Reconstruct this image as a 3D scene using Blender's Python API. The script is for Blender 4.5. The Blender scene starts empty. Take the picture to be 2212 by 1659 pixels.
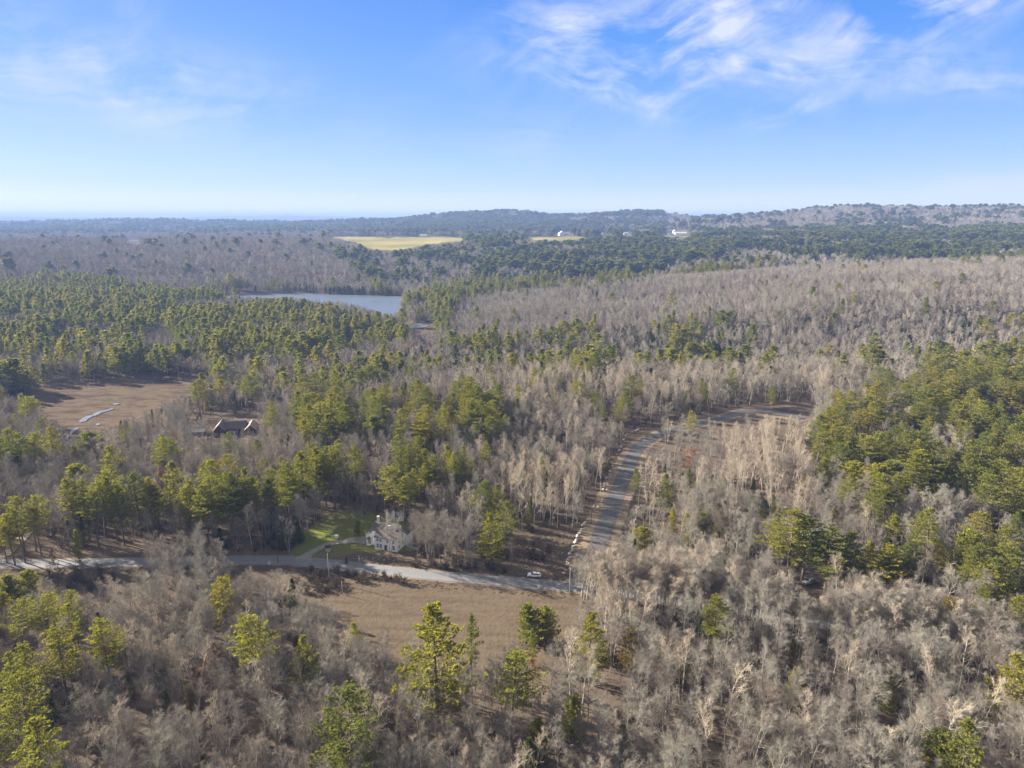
import bpy, math, random
import numpy as np
from mathutils import Vector, Matrix
rng = np.random.default_rng(7)
random.seed(7)
R = math.radians
scene = bpy.context.scene

# ------------------------------------------------------------------ camera
H = 120.0
PITCH = R(13.7)
cam_d = bpy.data.cameras.new("camera")
cam = bpy.data.objects.new("camera", cam_d)
scene.collection.objects.link(cam)
cam.location = (0, 0, H)
cam.rotation_euler = (R(90) - PITCH, 0, 0)
cam_d.sensor_width = 36
cam_d.lens = 24.0
cam_d.clip_start = 1
cam_d.clip_end = 80000
scene.camera = cam

# ------------------------------------------------------------------ light
SUN_AZ = R(-66)      # measured from +Y (view direction) towards +X
SUN_EL = R(22)
scene.view_settings.view_transform = 'Standard'
scene.view_settings.look = 'None'
scene.view_settings.exposure = 2.12
scene.view_settings.gamma = 1.0
sun_d = bpy.data.lights.new("sun", 'SUN')
sun_d.energy = 5.0
sun_d.angle = R(0.6)
sun_d.color = (1.0, 0.90, 0.77)
sun = bpy.data.objects.new("sun", sun_d)
scene.collection.objects.link(sun)
sdir = Vector((math.sin(SUN_AZ) * math.cos(SUN_EL), math.cos(SUN_AZ) * math.cos(SUN_EL), math.sin(SUN_EL)))
sun.rotation_euler = (-sdir).to_track_quat('-Z', 'Y').to_euler()
sun.location = (0, 0, 400)

world = bpy.data.worlds.new("World")
scene.world = world
world.use_nodes = True


class NT:
    """tiny node helper"""
    def __init__(s, tree):
        s.t = tree
        s.n = tree.nodes
        s.l = tree.links

    def node(s, typ, inputs=None, **props):
        n = s.n.new(typ)
        for k, v in props.items():
            setattr(n, k, v)
        if inputs:
            for k, v in inputs.items():
                if isinstance(v, bpy.types.NodeSocket):
                    s.l.new(v, n.inputs[k])
                else:
                    n.inputs[k].default_value = v
        return n

    def math(s, op, a, b=0.0, c=0.0, clamp=False):
        n = s.node('ShaderNodeMath', {0: a, 1: b, 2: c}, operation=op)
        n.use_clamp = clamp
        return n.outputs[0]

    def mix(s, f, a, b, blend='MIX'):
        n = s.n.new('ShaderNodeMix')
        n.data_type = 'RGBA'
        n.blend_type = blend
        for k, v in ((0, f), (6, a), (7, b)):
            if isinstance(v, bpy.types.NodeSocket):
                s.l.new(v, n.inputs[k])
            else:
                n.inputs[k].default_value = (v if k == 0 else (*v, 1) if len(v) == 3 else v)
        return n.outputs[2]

    def ramp(s, f, stops):
        n = s.n.new('ShaderNodeValToRGB')
        el = n.color_ramp.elements
        while len(el) < len(stops):
            el.new(0.5)
        for e, (p, c) in zip(el, stops):
            e.position = p
            e.color = (*c, 1) if len(c) == 3 else c
        s.l.new(f, n.inputs[0])
        return n.outputs[0]

    def noise(s, vec, scale, detail=4, rough=0.55, dist=0.0):
        n = s.node('ShaderNodeTexNoise', {'Scale': scale, 'Detail': detail, 'Roughness': rough, 'Distortion': dist})
        if vec is not None:
            s.l.new(vec, n.inputs['Vector'])
        return n.outputs[0]


cp, sp = math.cos(PITCH), math.sin(PITCH)


def px_dir(u, v):
    """direction of a photo point (2212 x 1659 grid)"""
    a = (u - 1106.0) / 1474.7
    b = (829.5 - v) / 1474.7
    d = Vector((a, cp + b * sp, -sp + b * cp))
    return d.normalized()


LX, LY = 0.0, 0.0
SKY_S = 0.10
SKY_K = 1.0 / 2 ** 2.02 / SKY_S


def build_sky():
    T = NT(world.node_tree)
    T.n.clear()
    sky = T.node('ShaderNodeTexSky', sky_type='NISHITA')
    sky.sun_disc = False
    sky.sun_elevation = SUN_EL
    sky.sun_rotation = SUN_AZ
    sky.altitude = 150
    sky.air_density = 1.0
    sky.dust_density = 0.3
    sky.ozone_density = 2.5
    tc = T.node('ShaderNodeTexCoord')
    sep = T.node('ShaderNodeSeparateXYZ', {0: tc.outputs['Generated']})
    x, y, z = sep.outputs
    hs = T.node('ShaderNodeHueSaturation', {'Hue': 0.512, 'Saturation': 1.38, 'Value': 1.0, 'Color': sky.outputs[0]})
    # clear winter sky: pale at the horizon, deep blue overhead
    grad = T.ramp(T.math('MULTIPLY', z, 1.6, clamp=True), [(0, (.92, .93, .95)), (.03, (.70, .79, .91)), (.07, (.47, .63, .91)), (.12, (.36, .55, .93)), (.21, (.225, .43, .92)), (.35, (.125, .33, .87)), (.44, (.085, .27, .82)), (1, (.06, .17, .55))])
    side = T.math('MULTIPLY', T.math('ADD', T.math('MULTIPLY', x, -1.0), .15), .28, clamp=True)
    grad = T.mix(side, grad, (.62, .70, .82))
    # pale neutral fill light added to the unseen sky overhead and behind
    fill_noise = T.noise(tc.outputs['Generated'], 2.2, 6, .6)
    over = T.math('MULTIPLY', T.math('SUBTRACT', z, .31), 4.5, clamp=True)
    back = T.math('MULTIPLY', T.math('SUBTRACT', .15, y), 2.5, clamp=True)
    vm = T.math('MULTIPLY', T.math('MAXIMUM', over, back), T.math('ADD', T.math('MULTIPLY', fill_noise, .5), .62), clamp=True)
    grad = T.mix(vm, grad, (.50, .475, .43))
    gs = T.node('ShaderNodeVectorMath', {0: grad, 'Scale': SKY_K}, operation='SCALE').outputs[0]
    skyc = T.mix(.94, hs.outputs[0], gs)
    # cirrus, laid out in world directions (tangent of azimuth / elevation)
    ys = T.math('MAXIMUM', y, 0.06)
    gx = T.math('DIVIDE', x, ys)
    gz = T.math('DIVIDE', z, ys)
    cv = T.node('ShaderNodeCombineXYZ', {0: gx, 1: gz, 2: 0.0}).outputs[0]
    wn = T.node('ShaderNodeTexNoise', {'Scale': 5.0, 'Detail': 3.0, 'Vector': cv})
    wv = T.node('ShaderNodeVectorMath', {0: wn.outputs['Color'], 1: (0.5, 0.5, 0.5)}, operation='SUBTRACT').outputs[0]
    wv = T.node('ShaderNodeVectorMath', {0: wv, 'Scale': 0.10}, operation='SCALE').outputs[0]
    cw = T.node('ShaderNodeVectorMath', {0: cv, 1: wv}, operation='ADD').outputs[0]

    def streaks(ang, sx, sy, sc, det=9, rough=0.62):
        mp = T.node('ShaderNodeMapping', {'Vector': cw, 'Rotation': (0, 0, -ang), 'Scale': (1, 1, 1)})
        mp2 = T.node('ShaderNodeMapping', {'Vector': mp.outputs[0], 'Scale': (sx, sy, 1)})
        return T.noise(mp2.outputs[0], sc, det, rough, 0.35)
    f1 = streaks(R(-12), 1.3, 13.0, 2.6)
    f2 = streaks(R(30), 1.2, 12.0, 2.8)
    f3 = streaks(R(-3), .9, 15.0, 2.2)
    lv = T.node('ShaderNodeMapping', {'Vector': cw, 'Location': (LX, LY, 0), 'Rotation': (0, 0, -.25), 'Scale': (1, 1.9, 1)}).outputs[0]
    lump = T.noise(lv, 4.5, 6, .62)
    lk = T.math('MULTIPLY', T.math('SUBTRACT', lump, .30), 3.2, clamp=True)
    s1, s2, s3 = (T.math('ADD', T.math('MULTIPLY', T.math('MULTIPLY', f, lk), .75), T.math('MULTIPLY', f, .32)) for f in (f1, f2, f3))
    # (u, v, half-length, half-height, angle, amount, streak set)
    blobs = [(200, 120, 330, 50, -9, .8, s3), (170, 205, 300, 40, -8, .75, s3), (250, 165, 200, 60, -35, .5, s1), (560, 215, 90, 40, 5, .35, s2),
             (1240, 50, 150, 45, -6, 1.0, s1), (1520, 55, 150, 80, 24, 1.25, s2), (1330, 150, 120, 40, -20, 1.0, s1),
             (1290, 190, 140, 22, -14, 1.25, s1), (1640, 150, 190, 28, -6, 1.2, s3), (1960, 130, 190, 38, -4, .9, s3),
             (2030, 12, 170, 42, 12, 1.3, s2), (2130, 190, 140, 20, 2, .7, s3), (1730, 235, 120, 20, 12, .6, s2),
             (1150, 310, 80, 40, -8, .4, s3), (1180, 100, 160, 60, 10, .5, s2), (1460, 200, 60, 40, 40, .6, s2),
             (280, 40, 60, 50, 50, .35, s2), (1700, 90, 350, 130, 5, .35, s2),
             (2000, 412, 520, 26, 4.5, .7, s3), (900, 300, 900, 60, 0, .12, s3)]
    tot = None
    for (u, v, hl, hh, ang, amt, sn) in blobs:
        d = px_dir(u, v)
        cx, cz = d.x / d.y, d.z / d.y
        ca, sa = math.cos(R(ang)), math.sin(R(ang))
        hl_, hh_ = hl / 1474.7 * 1.03, hh / 1474.7 * 1.03
        dx = T.math('SUBTRACT', gx, cx)
        dz = T.math('SUBTRACT', gz, cz)
        a = T.math('ADD', T.math('MULTIPLY', dx, ca / hl_), T.math('MULTIPLY', dz, sa / hl_))
        b = T.math('ADD', T.math('MULTIPLY', dx, -sa / hh_), T.math('MULTIPLY', dz, ca / hh_))
        r2 = T.math('ADD', T.math('MULTIPLY', a, a), T.math('MULTIPLY', b, b))
        e = T.math('MULTIPLY', T.math('EXPONENT', T.math('MULTIPLY', r2, -0.9)), amt * .72)
        # contrast the streaks, keep soft
        st = T.math('MULTIPLY', T.math('SUBTRACT', sn, 0.27), 3.3, clamp=True)
        m = T.math('MULTIPLY', e, st)
        tot = m if tot is None else T.math('ADD', tot, m)
    fine = T.noise(cw, 26.0, 6, 0.6)
    tot = T.math('MULTIPLY', tot, T.math('ADD', T.math('MULTIPLY', fine, 0.7), 0.6), clamp=True)
    front = T.math('MULTIPLY', T.math('SUBTRACT', y, 0.1), 8.0, clamp=True)
    # cirrus kept to the front half of the sky
    tot = T.math('MULTIPLY', tot, front)
    # horizon milkiness of the sky itself
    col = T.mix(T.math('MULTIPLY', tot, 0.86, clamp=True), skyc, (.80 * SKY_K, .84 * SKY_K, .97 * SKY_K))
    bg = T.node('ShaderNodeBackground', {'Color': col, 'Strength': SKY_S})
    out = T.node('ShaderNodeOutputWorld')
    T.l.new(bg.outputs[0], out.inputs[0])


build_sky()

# ------------------------------------------------------------------ projections and terrain function


def project(X, Y, Z):
    dep = Y * cp - (Z - H) * sp
    up = Y * sp + (Z - H) * cp
    dep = np.maximum(dep, 1e-3)
    return 1106 + 1474.7 * X / dep, 829.5 - 1474.7 * up / dep


COLS = np.array([-700, 0, 300, 600, 850, 1000, 1100, 1200, 1350, 1440, 1500, 1700, 1850, 2000, 2212, 2900], float)
TAB = [
    (0,     [0] * 16),
    (270,   [0] * 16),
    (330,   [-2, -2, -2, -1] + [0] * 12),
    (400,   [-9, -9, -9, -6, -1, 0, 0, 0, 0, 0, 0, 0, 0, 1, 2, 3]),
    (455,   [-15, -15, -15, -11, -4, 1, 2, 3, 3, 3, 3, 3, 3, 3, 4, 6]),
    (500,   [-15, -15, -15, -13, -7, -2, 0, 1, 1, 1, 1, 1, 1, 1, 3, 5]),
    (560,   [-15, -15, -15, -15, -13, -12, -13, -14, -14, -14, -14, -13, -12, -10, -6, 0]),
    (640,   [-12, -13, -14, -15, -13.5, -12.5, -13, -14, -14, -14, -13, -11, -8, -5, 0, 6]),
    (740,   [-10, -10, -12, -14, -15, -13, -10, -7, -1, 4, 8, 19, 24, 27, 30, 33]),
    (850,   [-6, -6, -10, -14, -15, -12, -8, -3, 3, 7, 11, 23, 29, 33, 36, 40]),
    (950,   [-4, -4, -8, -14, -15, -12, -7, -1, 6, 11, 17, 30, 37, 42, 45, 50]),
    (1020,  [-3, -3, -6, -15, -15, -12, -6, 1, 8, 13, 19, 31, 38, 43, 46, 50]),
    (1150,  [-2, -2, -5, -15, -15, -13, -8, -2, 2, 6, 12, 22, 28, 34, 38, 45]),
    (1290,  [4, 4, -2, -13, -14, -12, -6, -2, 3, 8, 12, 20, 27, 33, 38, 45]),
    (1500,  [22, 22, 18, 10, 4, 4, 8, 12, 16, 20, 24, 32, 38, 42, 46, 50]),
    (1800,  [42, 42, 42, 36, 28, 24, 24, 28, 33, 36, 38, 44, 50, 54, 60, 64]),
    (2050,  [41, 41, 45, 45, 33, 34, 38, 40, 43, 46, 48, 54, 58, 63, 68, 74]),
    (2300,  [30, 30, 36, 44, 36, 40, 45, 48, 50, 51, 54, 58, 62, 68, 76, 84]),
    (2700,  [20, 20, 24, 36, 40, 44, 47, 50, 54, 56, 60, 74, 84, 96, 112, 115]),
    (3100,  [22, 22, 26, 32, 40, 42, 46, 50, 58, 62, 78, 118, 148, 150, 146, 150]),
    (3400,  [26, 26, 30, 34, 42, 46, 52, 54, 66, 70, 92, 138, 164, 148, 152, 150]),
    (3800,  [30, 30, 34, 38, 48, 60, 66, 66, 92, 90, 98, 130, 145, 130, 135, 130]),
    (4200,  [36, 36, 40, 42, 56, 82, 98, 88, 142, 134, 100, 110, 110, 110, 110, 110]),
    (4700,  [46, 46, 60, 56, 92, 142, 160, 112, 124, 100, 90, 90, 90, 90, 90, 90]),
    (5500,  [70, 70, 90, 66, 86, 96, 96, 90, 90] + [90] * 7),
    (6500,  [62, 62, 72, 88, 80, 80] + [80] * 10),
    (8000,  [70, 70, 60, 64] + [70] * 12),
    (10000, [92, 92, 86, 70] + [80] * 12),
    (12000, [112, 112, 100, 92] + [90] * 12),
    (14500, [128, 140, 118, 124, 118] + [100] * 11),
    (17500, [100, 120, 110, 182, 110] + [80] * 11),
    (19500, [40] * 16),
]
TY = np.array([t[0] for t in TAB], float)
TZ = np.array([t[1] for t in TAB], float)
# resample on a fine grid, blurred so the land rolls
_qy = np.linspace(0, 1, 420)
_Yq = 20000.0 * (np.expm1(4.2 * _qy) / math.expm1(4.2))
_Cq = np.linspace(-700, 2900, 300)
_tmp = np.array([np.interp(_Cq, COLS, row) for row in TZ])
_G = np.array([np.interp(_Yq, TY, _tmp[:, j]) for j in range(_tmp.shape[1])]).T


def _blur(A, n, ax):
    k = np.hanning(n + 2)[1:-1]
    k /= k.sum()
    p = n // 2
    pad = [(0, 0), (0, 0)]
    pad[ax] = (p, p)
    B = np.pad(A, pad, mode='edge')
    return np.apply_along_axis(lambda m: np.convolve(m, k, 'valid'), ax, B)


_G = _blur(_blur(_G, 9, 0), 11, 1)


def _hash(ix, iy, s):
    h = (ix * 374761393 + iy * 668265263 + s * 974634777) & 0x7fffffff
    h = ((h ^ (h >> 13)) * 1274126177) & 0x7fffffff
    return ((h ^ (h >> 16)) & 0xffff) / 65535.0


def vnoise(x, y, s=0):
    x = np.asarray(x, float)
    y = np.asarray(y, float)
    ix = np.floor(x).astype(np.int64)
    iy = np.floor(y).astype(np.int64)
    fx, fy = x - ix, y - iy
    fx = fx * fx * (3 - 2 * fx)
    fy = fy * fy * (3 - 2 * fy)
    a = _hash(ix, iy, s) * (1 - fx) + _hash(ix + 1, iy, s) * fx
    b = _hash(ix, iy + 1, s) * (1 - fx) + _hash(ix + 1, iy + 1, s) * fx
    return (a * (1 - fy) + b * fy) * 2 - 1


def fbm(x, y, s=0, o=4):
    t, a = 0, 1.0
    for i in range(o):
        t = t + a * vnoise(x * 2 ** i + 13.7 * i, y * 2 ** i, s + i)
        a *= 0.5
    return t


def height(X, Y):
    X = np.asarray(X, float)
    Y = np.asarray(Y, float)
    Yc = np.clip(Y, 0, 19990)
    c = 1106 + 1474.7 * X / (np.maximum(Yc, 60) * cp + 28)
    c = np.clip(c, -699, 2899)
    qy = np.log1p(Yc / 20000.0 * math.expm1(4.2)) / 4.2 * (len(_qy) - 1)
    qc = (c + 700) / 3600.0 * (len(_Cq) - 1)
    i = np.clip(qy.astype(int), 0, len(_qy) - 2)
    j = np.clip(qc.astype(int), 0, len(_Cq) - 2)
    fy, fx = qy - i, qc - j
    z = (_G[i, j] * (1 - fy) * (1 - fx) + _G[i + 1, j] * fy * (1 - fx)
         + _G[i, j + 1] * (1 - fy) * fx + _G[i + 1, j + 1] * fy * fx)
    far = np.clip((Yc - 1350) / 900, 0, 1)
    mid = np.clip((Yc - 560) / 250, 0, 1) * np.clip((z + 13) / 12, 0, 1)
    z = z + far * (5.5 * fbm(X / 260, Y / 330, 3, 3)) + mid * 6.5 * fbm(X / 210, Y / 120, 9, 3)
    z = z + np.clip((Yc - 4000) / 5000, 0, 1) * 7 * fbm(X / 900, Y / 1500, 5, 3)
    z = z + 0.5 * fbm(X / 70, Y / 70, 21, 2) * np.clip((z + 14.5) / 3, 0, 1)
    return z


def unproj(u, v, z=None):
    """world point on the ground (or plane z) seen at photo point (u, v)"""
    d = px_dir(u, v)
    if z is not None:
        t = (H - z) / -d.z
        return Vector((d.x * t, d.y * t, z))
    t = 60.0
    while t < 30000:
        p = d * t
        g = float(height(p.x, p.y))
        if H + p.z < g:
            break
        t += max(0.5, t * 0.002)
    lo, hi = t * 0.997 - 1, t
    for _ in range(20):
        m = (lo + hi) / 2
        p = d * m
        if H + p.z < float(height(p.x, p.y)):
            hi = m
        else:
            lo = m
    p = d * hi
    return Vector((p.x, p.y, float(height(p.x, p.y))))


def inpoly(u, v, poly):
    u = np.asarray(u, float)
    v = np.asarray(v, float)
    ins = np.zeros(u.shape, bool)
    n = len(poly)
    for i in range(n):
        x1, y1 = poly[i]
        x2, y2 = poly[(i + 1) % n]
        if y1 == y2:
            continue
        c = ((y1 > v) != (y2 > v)) & (u < (x2 - x1) * (v - y1) / (y2 - y1) + x1)
        ins ^= c
    return ins


# ------------------------------------------------------------------ object helpers
col = scene.collection


def tag(o, label=None, cat=None, group=None, kind=None):
    if label:
        o['label'] = label
    if cat:
        o['category'] = cat
    if group:
        o['group'] = group
    if kind:
        o['kind'] = kind
    return o


def empty(name, loc=(0, 0, 0), rz=0.0, sc=1.0):
    o = bpy.data.objects.new(name, None)
    o.location = loc
    o.rotation_euler = (0, 0, rz)
    o.scale = (sc, sc, sc) if not hasattr(sc, '__len__') else sc
    o.empty_display_size = 0.5
    col.objects.link(o)
    return o


def obj(name, mesh, parent=None, loc=None):
    o = bpy.data.objects.new(name, mesh)
    if parent is not None:
        o.parent = parent
    if loc is not None:
        o.location = loc
    col.objects.link(o)
    return o


def np_mesh(name, V, F, mats, mi=None, smooth=False):
    """V (n,3), F list of (m,k) arrays"""
    me = bpy.data.meshes.new(name)
    V = np.asarray(V, np.float32)
    me.vertices.add(len(V))
    me.vertices.foreach_set('co', V.ravel())
    loops = np.concatenate([f.ravel() for f in F]).astype(np.int32)
    sizes = np.concatenate([np.full(len(f), f.shape[1], np.int32) for f in F])
    starts = np.concatenate([[0], np.cumsum(sizes)[:-1]]).astype(np.int32)
    me.loops.add(len(loops))
    me.loops.foreach_set('vertex_index', loops)
    me.polygons.add(len(sizes))
    me.polygons.foreach_set('loop_start', starts)
    if mi is not None:
        me.polygons.foreach_set('material_index', np.asarray(mi, np.int32))
    if smooth:
        me.polygons.foreach_set('use_smooth', np.ones(len(sizes), bool))
    for m in mats:
        me.materials.append(m)
    me.update(calc_edges=True)
    return me


class MB:
    """collects boxes, prisms and tubes into one mesh"""
    def __init__(s):
        s.v, s.f = [], []

    def poly(s, pts):
        b = len(s.v)
        s.v += [tuple(p) for p in pts]
        s.f.append(list(range(b, b + len(pts))))

    def hull(s, bottom, top):
        """prism between two equal rings"""
        b = len(s.v)
        n = len(bottom)
        s.v += [tuple(p) for p in bottom] + [tuple(p) for p in top]
        s.f.append(list(range(b + n - 1, b - 1, -1)))
        s.f.append(list(range(b + n, b + 2 * n)))
        for i in range(n):
            j = (i + 1) % n
            s.f.append([b + i, b + j, b + n + j, b + n + i])

    def box(s, x0, x1, y0, y1, z0, z1):
        s.hull([(x0, y0, z0), (x1, y0, z0), (x1, y1, z0), (x0, y1, z0)],
               [(x0, y0, z1), (x1, y0, z1), (x1, y1, z1), (x0, y1, z1)])

    def tube(s, p0, p1, r0, r1, n=8):
        p0, p1 = Vector(p0), Vector(p1)
        d = (p1 - p0).normalized()
        a = d.orthogonal().normalized()
        b_ = d.cross(a)
        ring = lambda p, r: [p + a * (r * math.cos(2 * math.pi * i / n)) + b_ * (r * math.sin(2 * math.pi * i / n)) for i in range(n)]
        s.hull(ring(p0, r0), ring(p1, r1))

    def build(s, name, mat, parent=None, bevel=0, smooth=False):
        me = bpy.data.meshes.new(name)
        me.from_pydata(s.v, [], s.f)
        me.materials.append(mat)
        me.update()
        if smooth:
            for p in me.polygons:
                p.use_smooth = True
        o = obj(name, me, parent)
        if bevel:
            m = o.modifiers.new('bevel', 'BEVEL')
            m.width = bevel
            m.segments = 2
            m.limit_method = 'ANGLE'
        return o


# ------------------------------------------------------------------ materials
def new_mat(name):
    m = bpy.data.materials.new(name)
    m.use_nodes = True
    T = NT(m.node_tree)
    T.n.clear()
    out = T.node('ShaderNodeOutputMaterial')
    return m, T, out


def simple(name, c, rough=0.7, var=0.15, scale=3.0, metal=0.0, spec=0.3):
    m, T, out = new_mat(name)
    tc = T.node('ShaderNodeTexCoord')
    n = T.noise(tc.outputs['Object'], scale, 5, 0.6)
    c1 = tuple(max(0, x * (1 - var)) for x in c)
    c2 = tuple(min(1, x * (1 + var)) for x in c)
    k = T.mix(n, c1, c2)
    b = T.node('ShaderNodeBsdfPrincipled', {'Base Color': k, 'Roughness': rough, 'Metallic': metal, 'Specular IOR Level': spec})
    T.l.new(b.outputs[0], out.inputs[0])
    return m


def bark_mat(name, stops, spec=0.1):
    m, T, out = new_mat(name)
    oi = T.node('ShaderNodeObjectInfo')
    tc = T.node('ShaderNodeTexCoord')
    c = T.ramp(oi.outputs['Random'], stops)
    n = T.noise(tc.outputs['Object'], 1.3, 3, 0.6)
    k = T.mix(T.math('MULTIPLY', n, 0.45), c, (0.10, 0.085, 0.065))
    b = T.node('ShaderNodeBsdfDiffuse', {'Color': k})
    T.l.new(b.outputs[0], out.inputs[0])
    return m


def leaf_mat(name, stops, transl=0.4, tcol=(1.25, 1.25, 0.6)):
    m, T, out = new_mat(name)
    oi = T.node('ShaderNodeObjectInfo')
    tc = T.node('ShaderNodeTexCoord')
    c = T.ramp(oi.outputs['Random'], stops)
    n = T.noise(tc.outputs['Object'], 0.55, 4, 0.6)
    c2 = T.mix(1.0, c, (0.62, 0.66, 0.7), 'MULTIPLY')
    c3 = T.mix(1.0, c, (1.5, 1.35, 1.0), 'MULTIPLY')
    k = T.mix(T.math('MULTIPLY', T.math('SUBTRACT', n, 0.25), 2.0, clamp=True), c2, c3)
    d = T.node('ShaderNodeBsdfDiffuse', {'Color': k})
    tr = T.node('ShaderNodeBsdfTranslucent', {'Color': T.mix(1.0, k, tcol, 'MULTIPLY')})
    ms = T.node('ShaderNodeMixShader', {0: transl, 1: d.outputs[0], 2: tr.outputs[0]})
    T.l.new(ms.outputs[0], out.inputs[0])
    return m


M = {}
M['bark_grey'] = bark_mat('bark_grey', [(0, (.21, .175, .155)), (.3, (.29, .26, .23)), (.6, (.42, .39, .345)), (.8, (.33, .32, .265)), (1, (.25, .20, .17))])
M['twig_grey'] = bark_mat('twig_grey', [(0, (.235, .20, .175)), (.3, (.31, .285, .245)), (.6, (.38, .355, .305)), (.8, (.325, .32, .26)), (1, (.275, .225, .19))])
M['bark_pale'] = bark_mat('bark_pale', [(0, (.50, .46, .39)), (.5, (.62, .57, .48)), (1, (.54, .49, .41))])
M['twig_pale'] = bark_mat('twig_pale', [(0, (.46, .39, .31)), (.5, (.55, .48, .37)), (1, (.50, .42, .33))])
M['bark_pine'] = bark_mat('bark_pine', [(0, (.13, .10, .08)), (1, (.19, .15, .12))])
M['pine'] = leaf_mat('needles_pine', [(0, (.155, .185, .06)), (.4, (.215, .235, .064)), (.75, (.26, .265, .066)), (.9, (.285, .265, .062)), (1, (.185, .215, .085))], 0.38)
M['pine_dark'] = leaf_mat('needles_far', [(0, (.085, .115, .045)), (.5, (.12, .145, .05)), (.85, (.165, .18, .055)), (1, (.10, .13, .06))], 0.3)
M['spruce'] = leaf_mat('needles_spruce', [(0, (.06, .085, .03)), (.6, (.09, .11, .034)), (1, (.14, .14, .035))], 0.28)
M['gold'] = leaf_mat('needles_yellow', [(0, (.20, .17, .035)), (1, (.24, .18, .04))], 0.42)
M['russet'] = leaf_mat('leaves_russet', [(0, (.30, .17, .10)), (1, (.34, .21, .12))], 0.3, (1.2, 1.0, .8))
M['drygrass'] = bark_mat('dry_grass', [(0, (.26, .20, .14)), (.4, (.38, .31, .21)), (.7, (.30, .23, .17)), (1, (.44, .37, .25))])
M['brush'] = bark_mat('brush', [(0, (.085, .066, .052)), (.5, (.14, .115, .09)), (1, (.11, .088, .066))])


def ground_mat():
    m, T, out = new_mat('ground')
    geo = T.node('ShaderNodeNewGeometry')
    P = geo.outputs['Position']
    n1 = T.noise(P, 0.05, 6, 0.6)
    n2 = T.noise(P, 0.6, 6, 0.65)
    n3 = T.noise(P, 4.0, 3, 0.6)
    litter = T.mix(n2, (.070, .054, .042), (.130, .100, .074))
    litter = T.mix(T.math('MULTIPLY', T.math('SUBTRACT', n1, .3), 1.6, clamp=True), litter, T.mix(n3, (.12, .10, .075), (.17, .135, .105)))
    at = T.node('ShaderNodeAttribute', attribute_name='cover')
    sp_ = T.node('ShaderNodeSeparateColor', {0: at.outputs['Color']})
    at2 = T.node('ShaderNodeAttribute', attribute_name='cover2')
    sp2 = T.node('ShaderNodeSeparateColor', {0: at2.outputs['Color']})

    def msk(a, amt=0.7, k=3.0):
        nn = T.math('MULTIPLY', T.math('SUBTRACT', n2, 0.5), amt)
        return T.math('MULTIPLY', T.math('SUBTRACT', T.math('ADD', a, nn), 0.5 - 0.5 / k), k, clamp=True)
    # mown field with faint tracks
    wv = T.node('ShaderNodeTexWave', {'Vector': P, 'Scale': 0.12, 'Distortion': 3.0, 'Detail': 3.0, 'Detail Scale': 0.3}, bands_direction='Y')
    fld = T.mix(n2, (.066, .056, .039), (.14, .115, .078))
    fld = T.mix(T.math('MULTIPLY', T.math('SUBTRACT', n1, .35), 2.5, clamp=True), fld, T.mix(n2, (.07, .048, .038), (.13, .095, .068)))
    fld = T.mix(T.math('MULTIPLY', wv.outputs[1], .3), fld, (.13, .095, .07))
    fld = T.mix(T.math('MULTIPLY', n3, .4), fld, (.19, .15, .10))
    sw = T.noise(T.node('ShaderNodeMapping', {'Vector': P, 'Rotation': (0, 0, .35), 'Scale': (.35, 1.5, 1)}).outputs[0], .22, 8, .7)
    fld = T.mix(T.math('MULTIPLY', T.math('SUBTRACT', sw, .46), 5.0, clamp=True), fld, T.mix(n3, (.062, .048, .036), (.115, .09, .064)))
    c = T.mix(msk(sp_.outputs[1]), litter, fld)
    # bog
    n4 = T.node('ShaderNodeTexNoise', {'Scale': 0.05, 'Detail': 10.0, 'Roughness': .72, 'Distortion': .3, 'Vector': T.node('ShaderNodeMapping', {'Vector': P, 'Scale': (.5, 1.3, 1)}).outputs[0]}).outputs[0]
    bog = T.ramp(n4, [(.3, (.045, .034, .028)), (.42, (.07, .052, .038)), (.5, (.15, .115, .078)), (.57, (.07, .048, .036)), (.68, (.15, .118, .08))])
    bog = T.mix(T.math('MULTIPLY', T.math('SUBTRACT', n2, .35), 2.0, clamp=True), bog, T.mix(n1, (.06, .045, .035), (.14, .11, .075)))
    c = T.mix(msk(sp_.outputs[2]), c, bog)
    # lawn
    lw = T.mix(n2, (.085, .11, .028), (.175, .19, .05))
    lw = T.mix(T.math('MULTIPLY', T.math('SUBTRACT', n1, .42), 3, clamp=True), lw, (.16, .14, .07))
    c = T.mix(msk(sp_.outputs[0]), c, lw)
    # far pasture
    crop = T.ramp(T.noise(P, .004, 5, .6), [(.35, (.17, .165, .04)), (.5, (.24, .215, .06)), (.65, (.30, .25, .10))])
    c = T.mix(sp2.outputs[0], c, crop)
    # far off woodland floor reads as woods
    wood = T.ramp(T.noise(P, .0016, 7, .62), [(.36, (.05, .065, .045)), (.48, (.13, .115, .10)), (.62, (.19, .165, .14))])
    c = T.mix(sp2.outputs[1], c, wood)
    bmp = T.node('ShaderNodeBump', {'Height': n2, 'Strength': 0.6, 'Distance': 0.5})
    b = T.node('ShaderNodeBsdfDiffuse', {'Color': c, 'Normal': bmp.outputs[0]})
    T.l.new(b.outputs[0], out.inputs[0])
    return m


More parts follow.
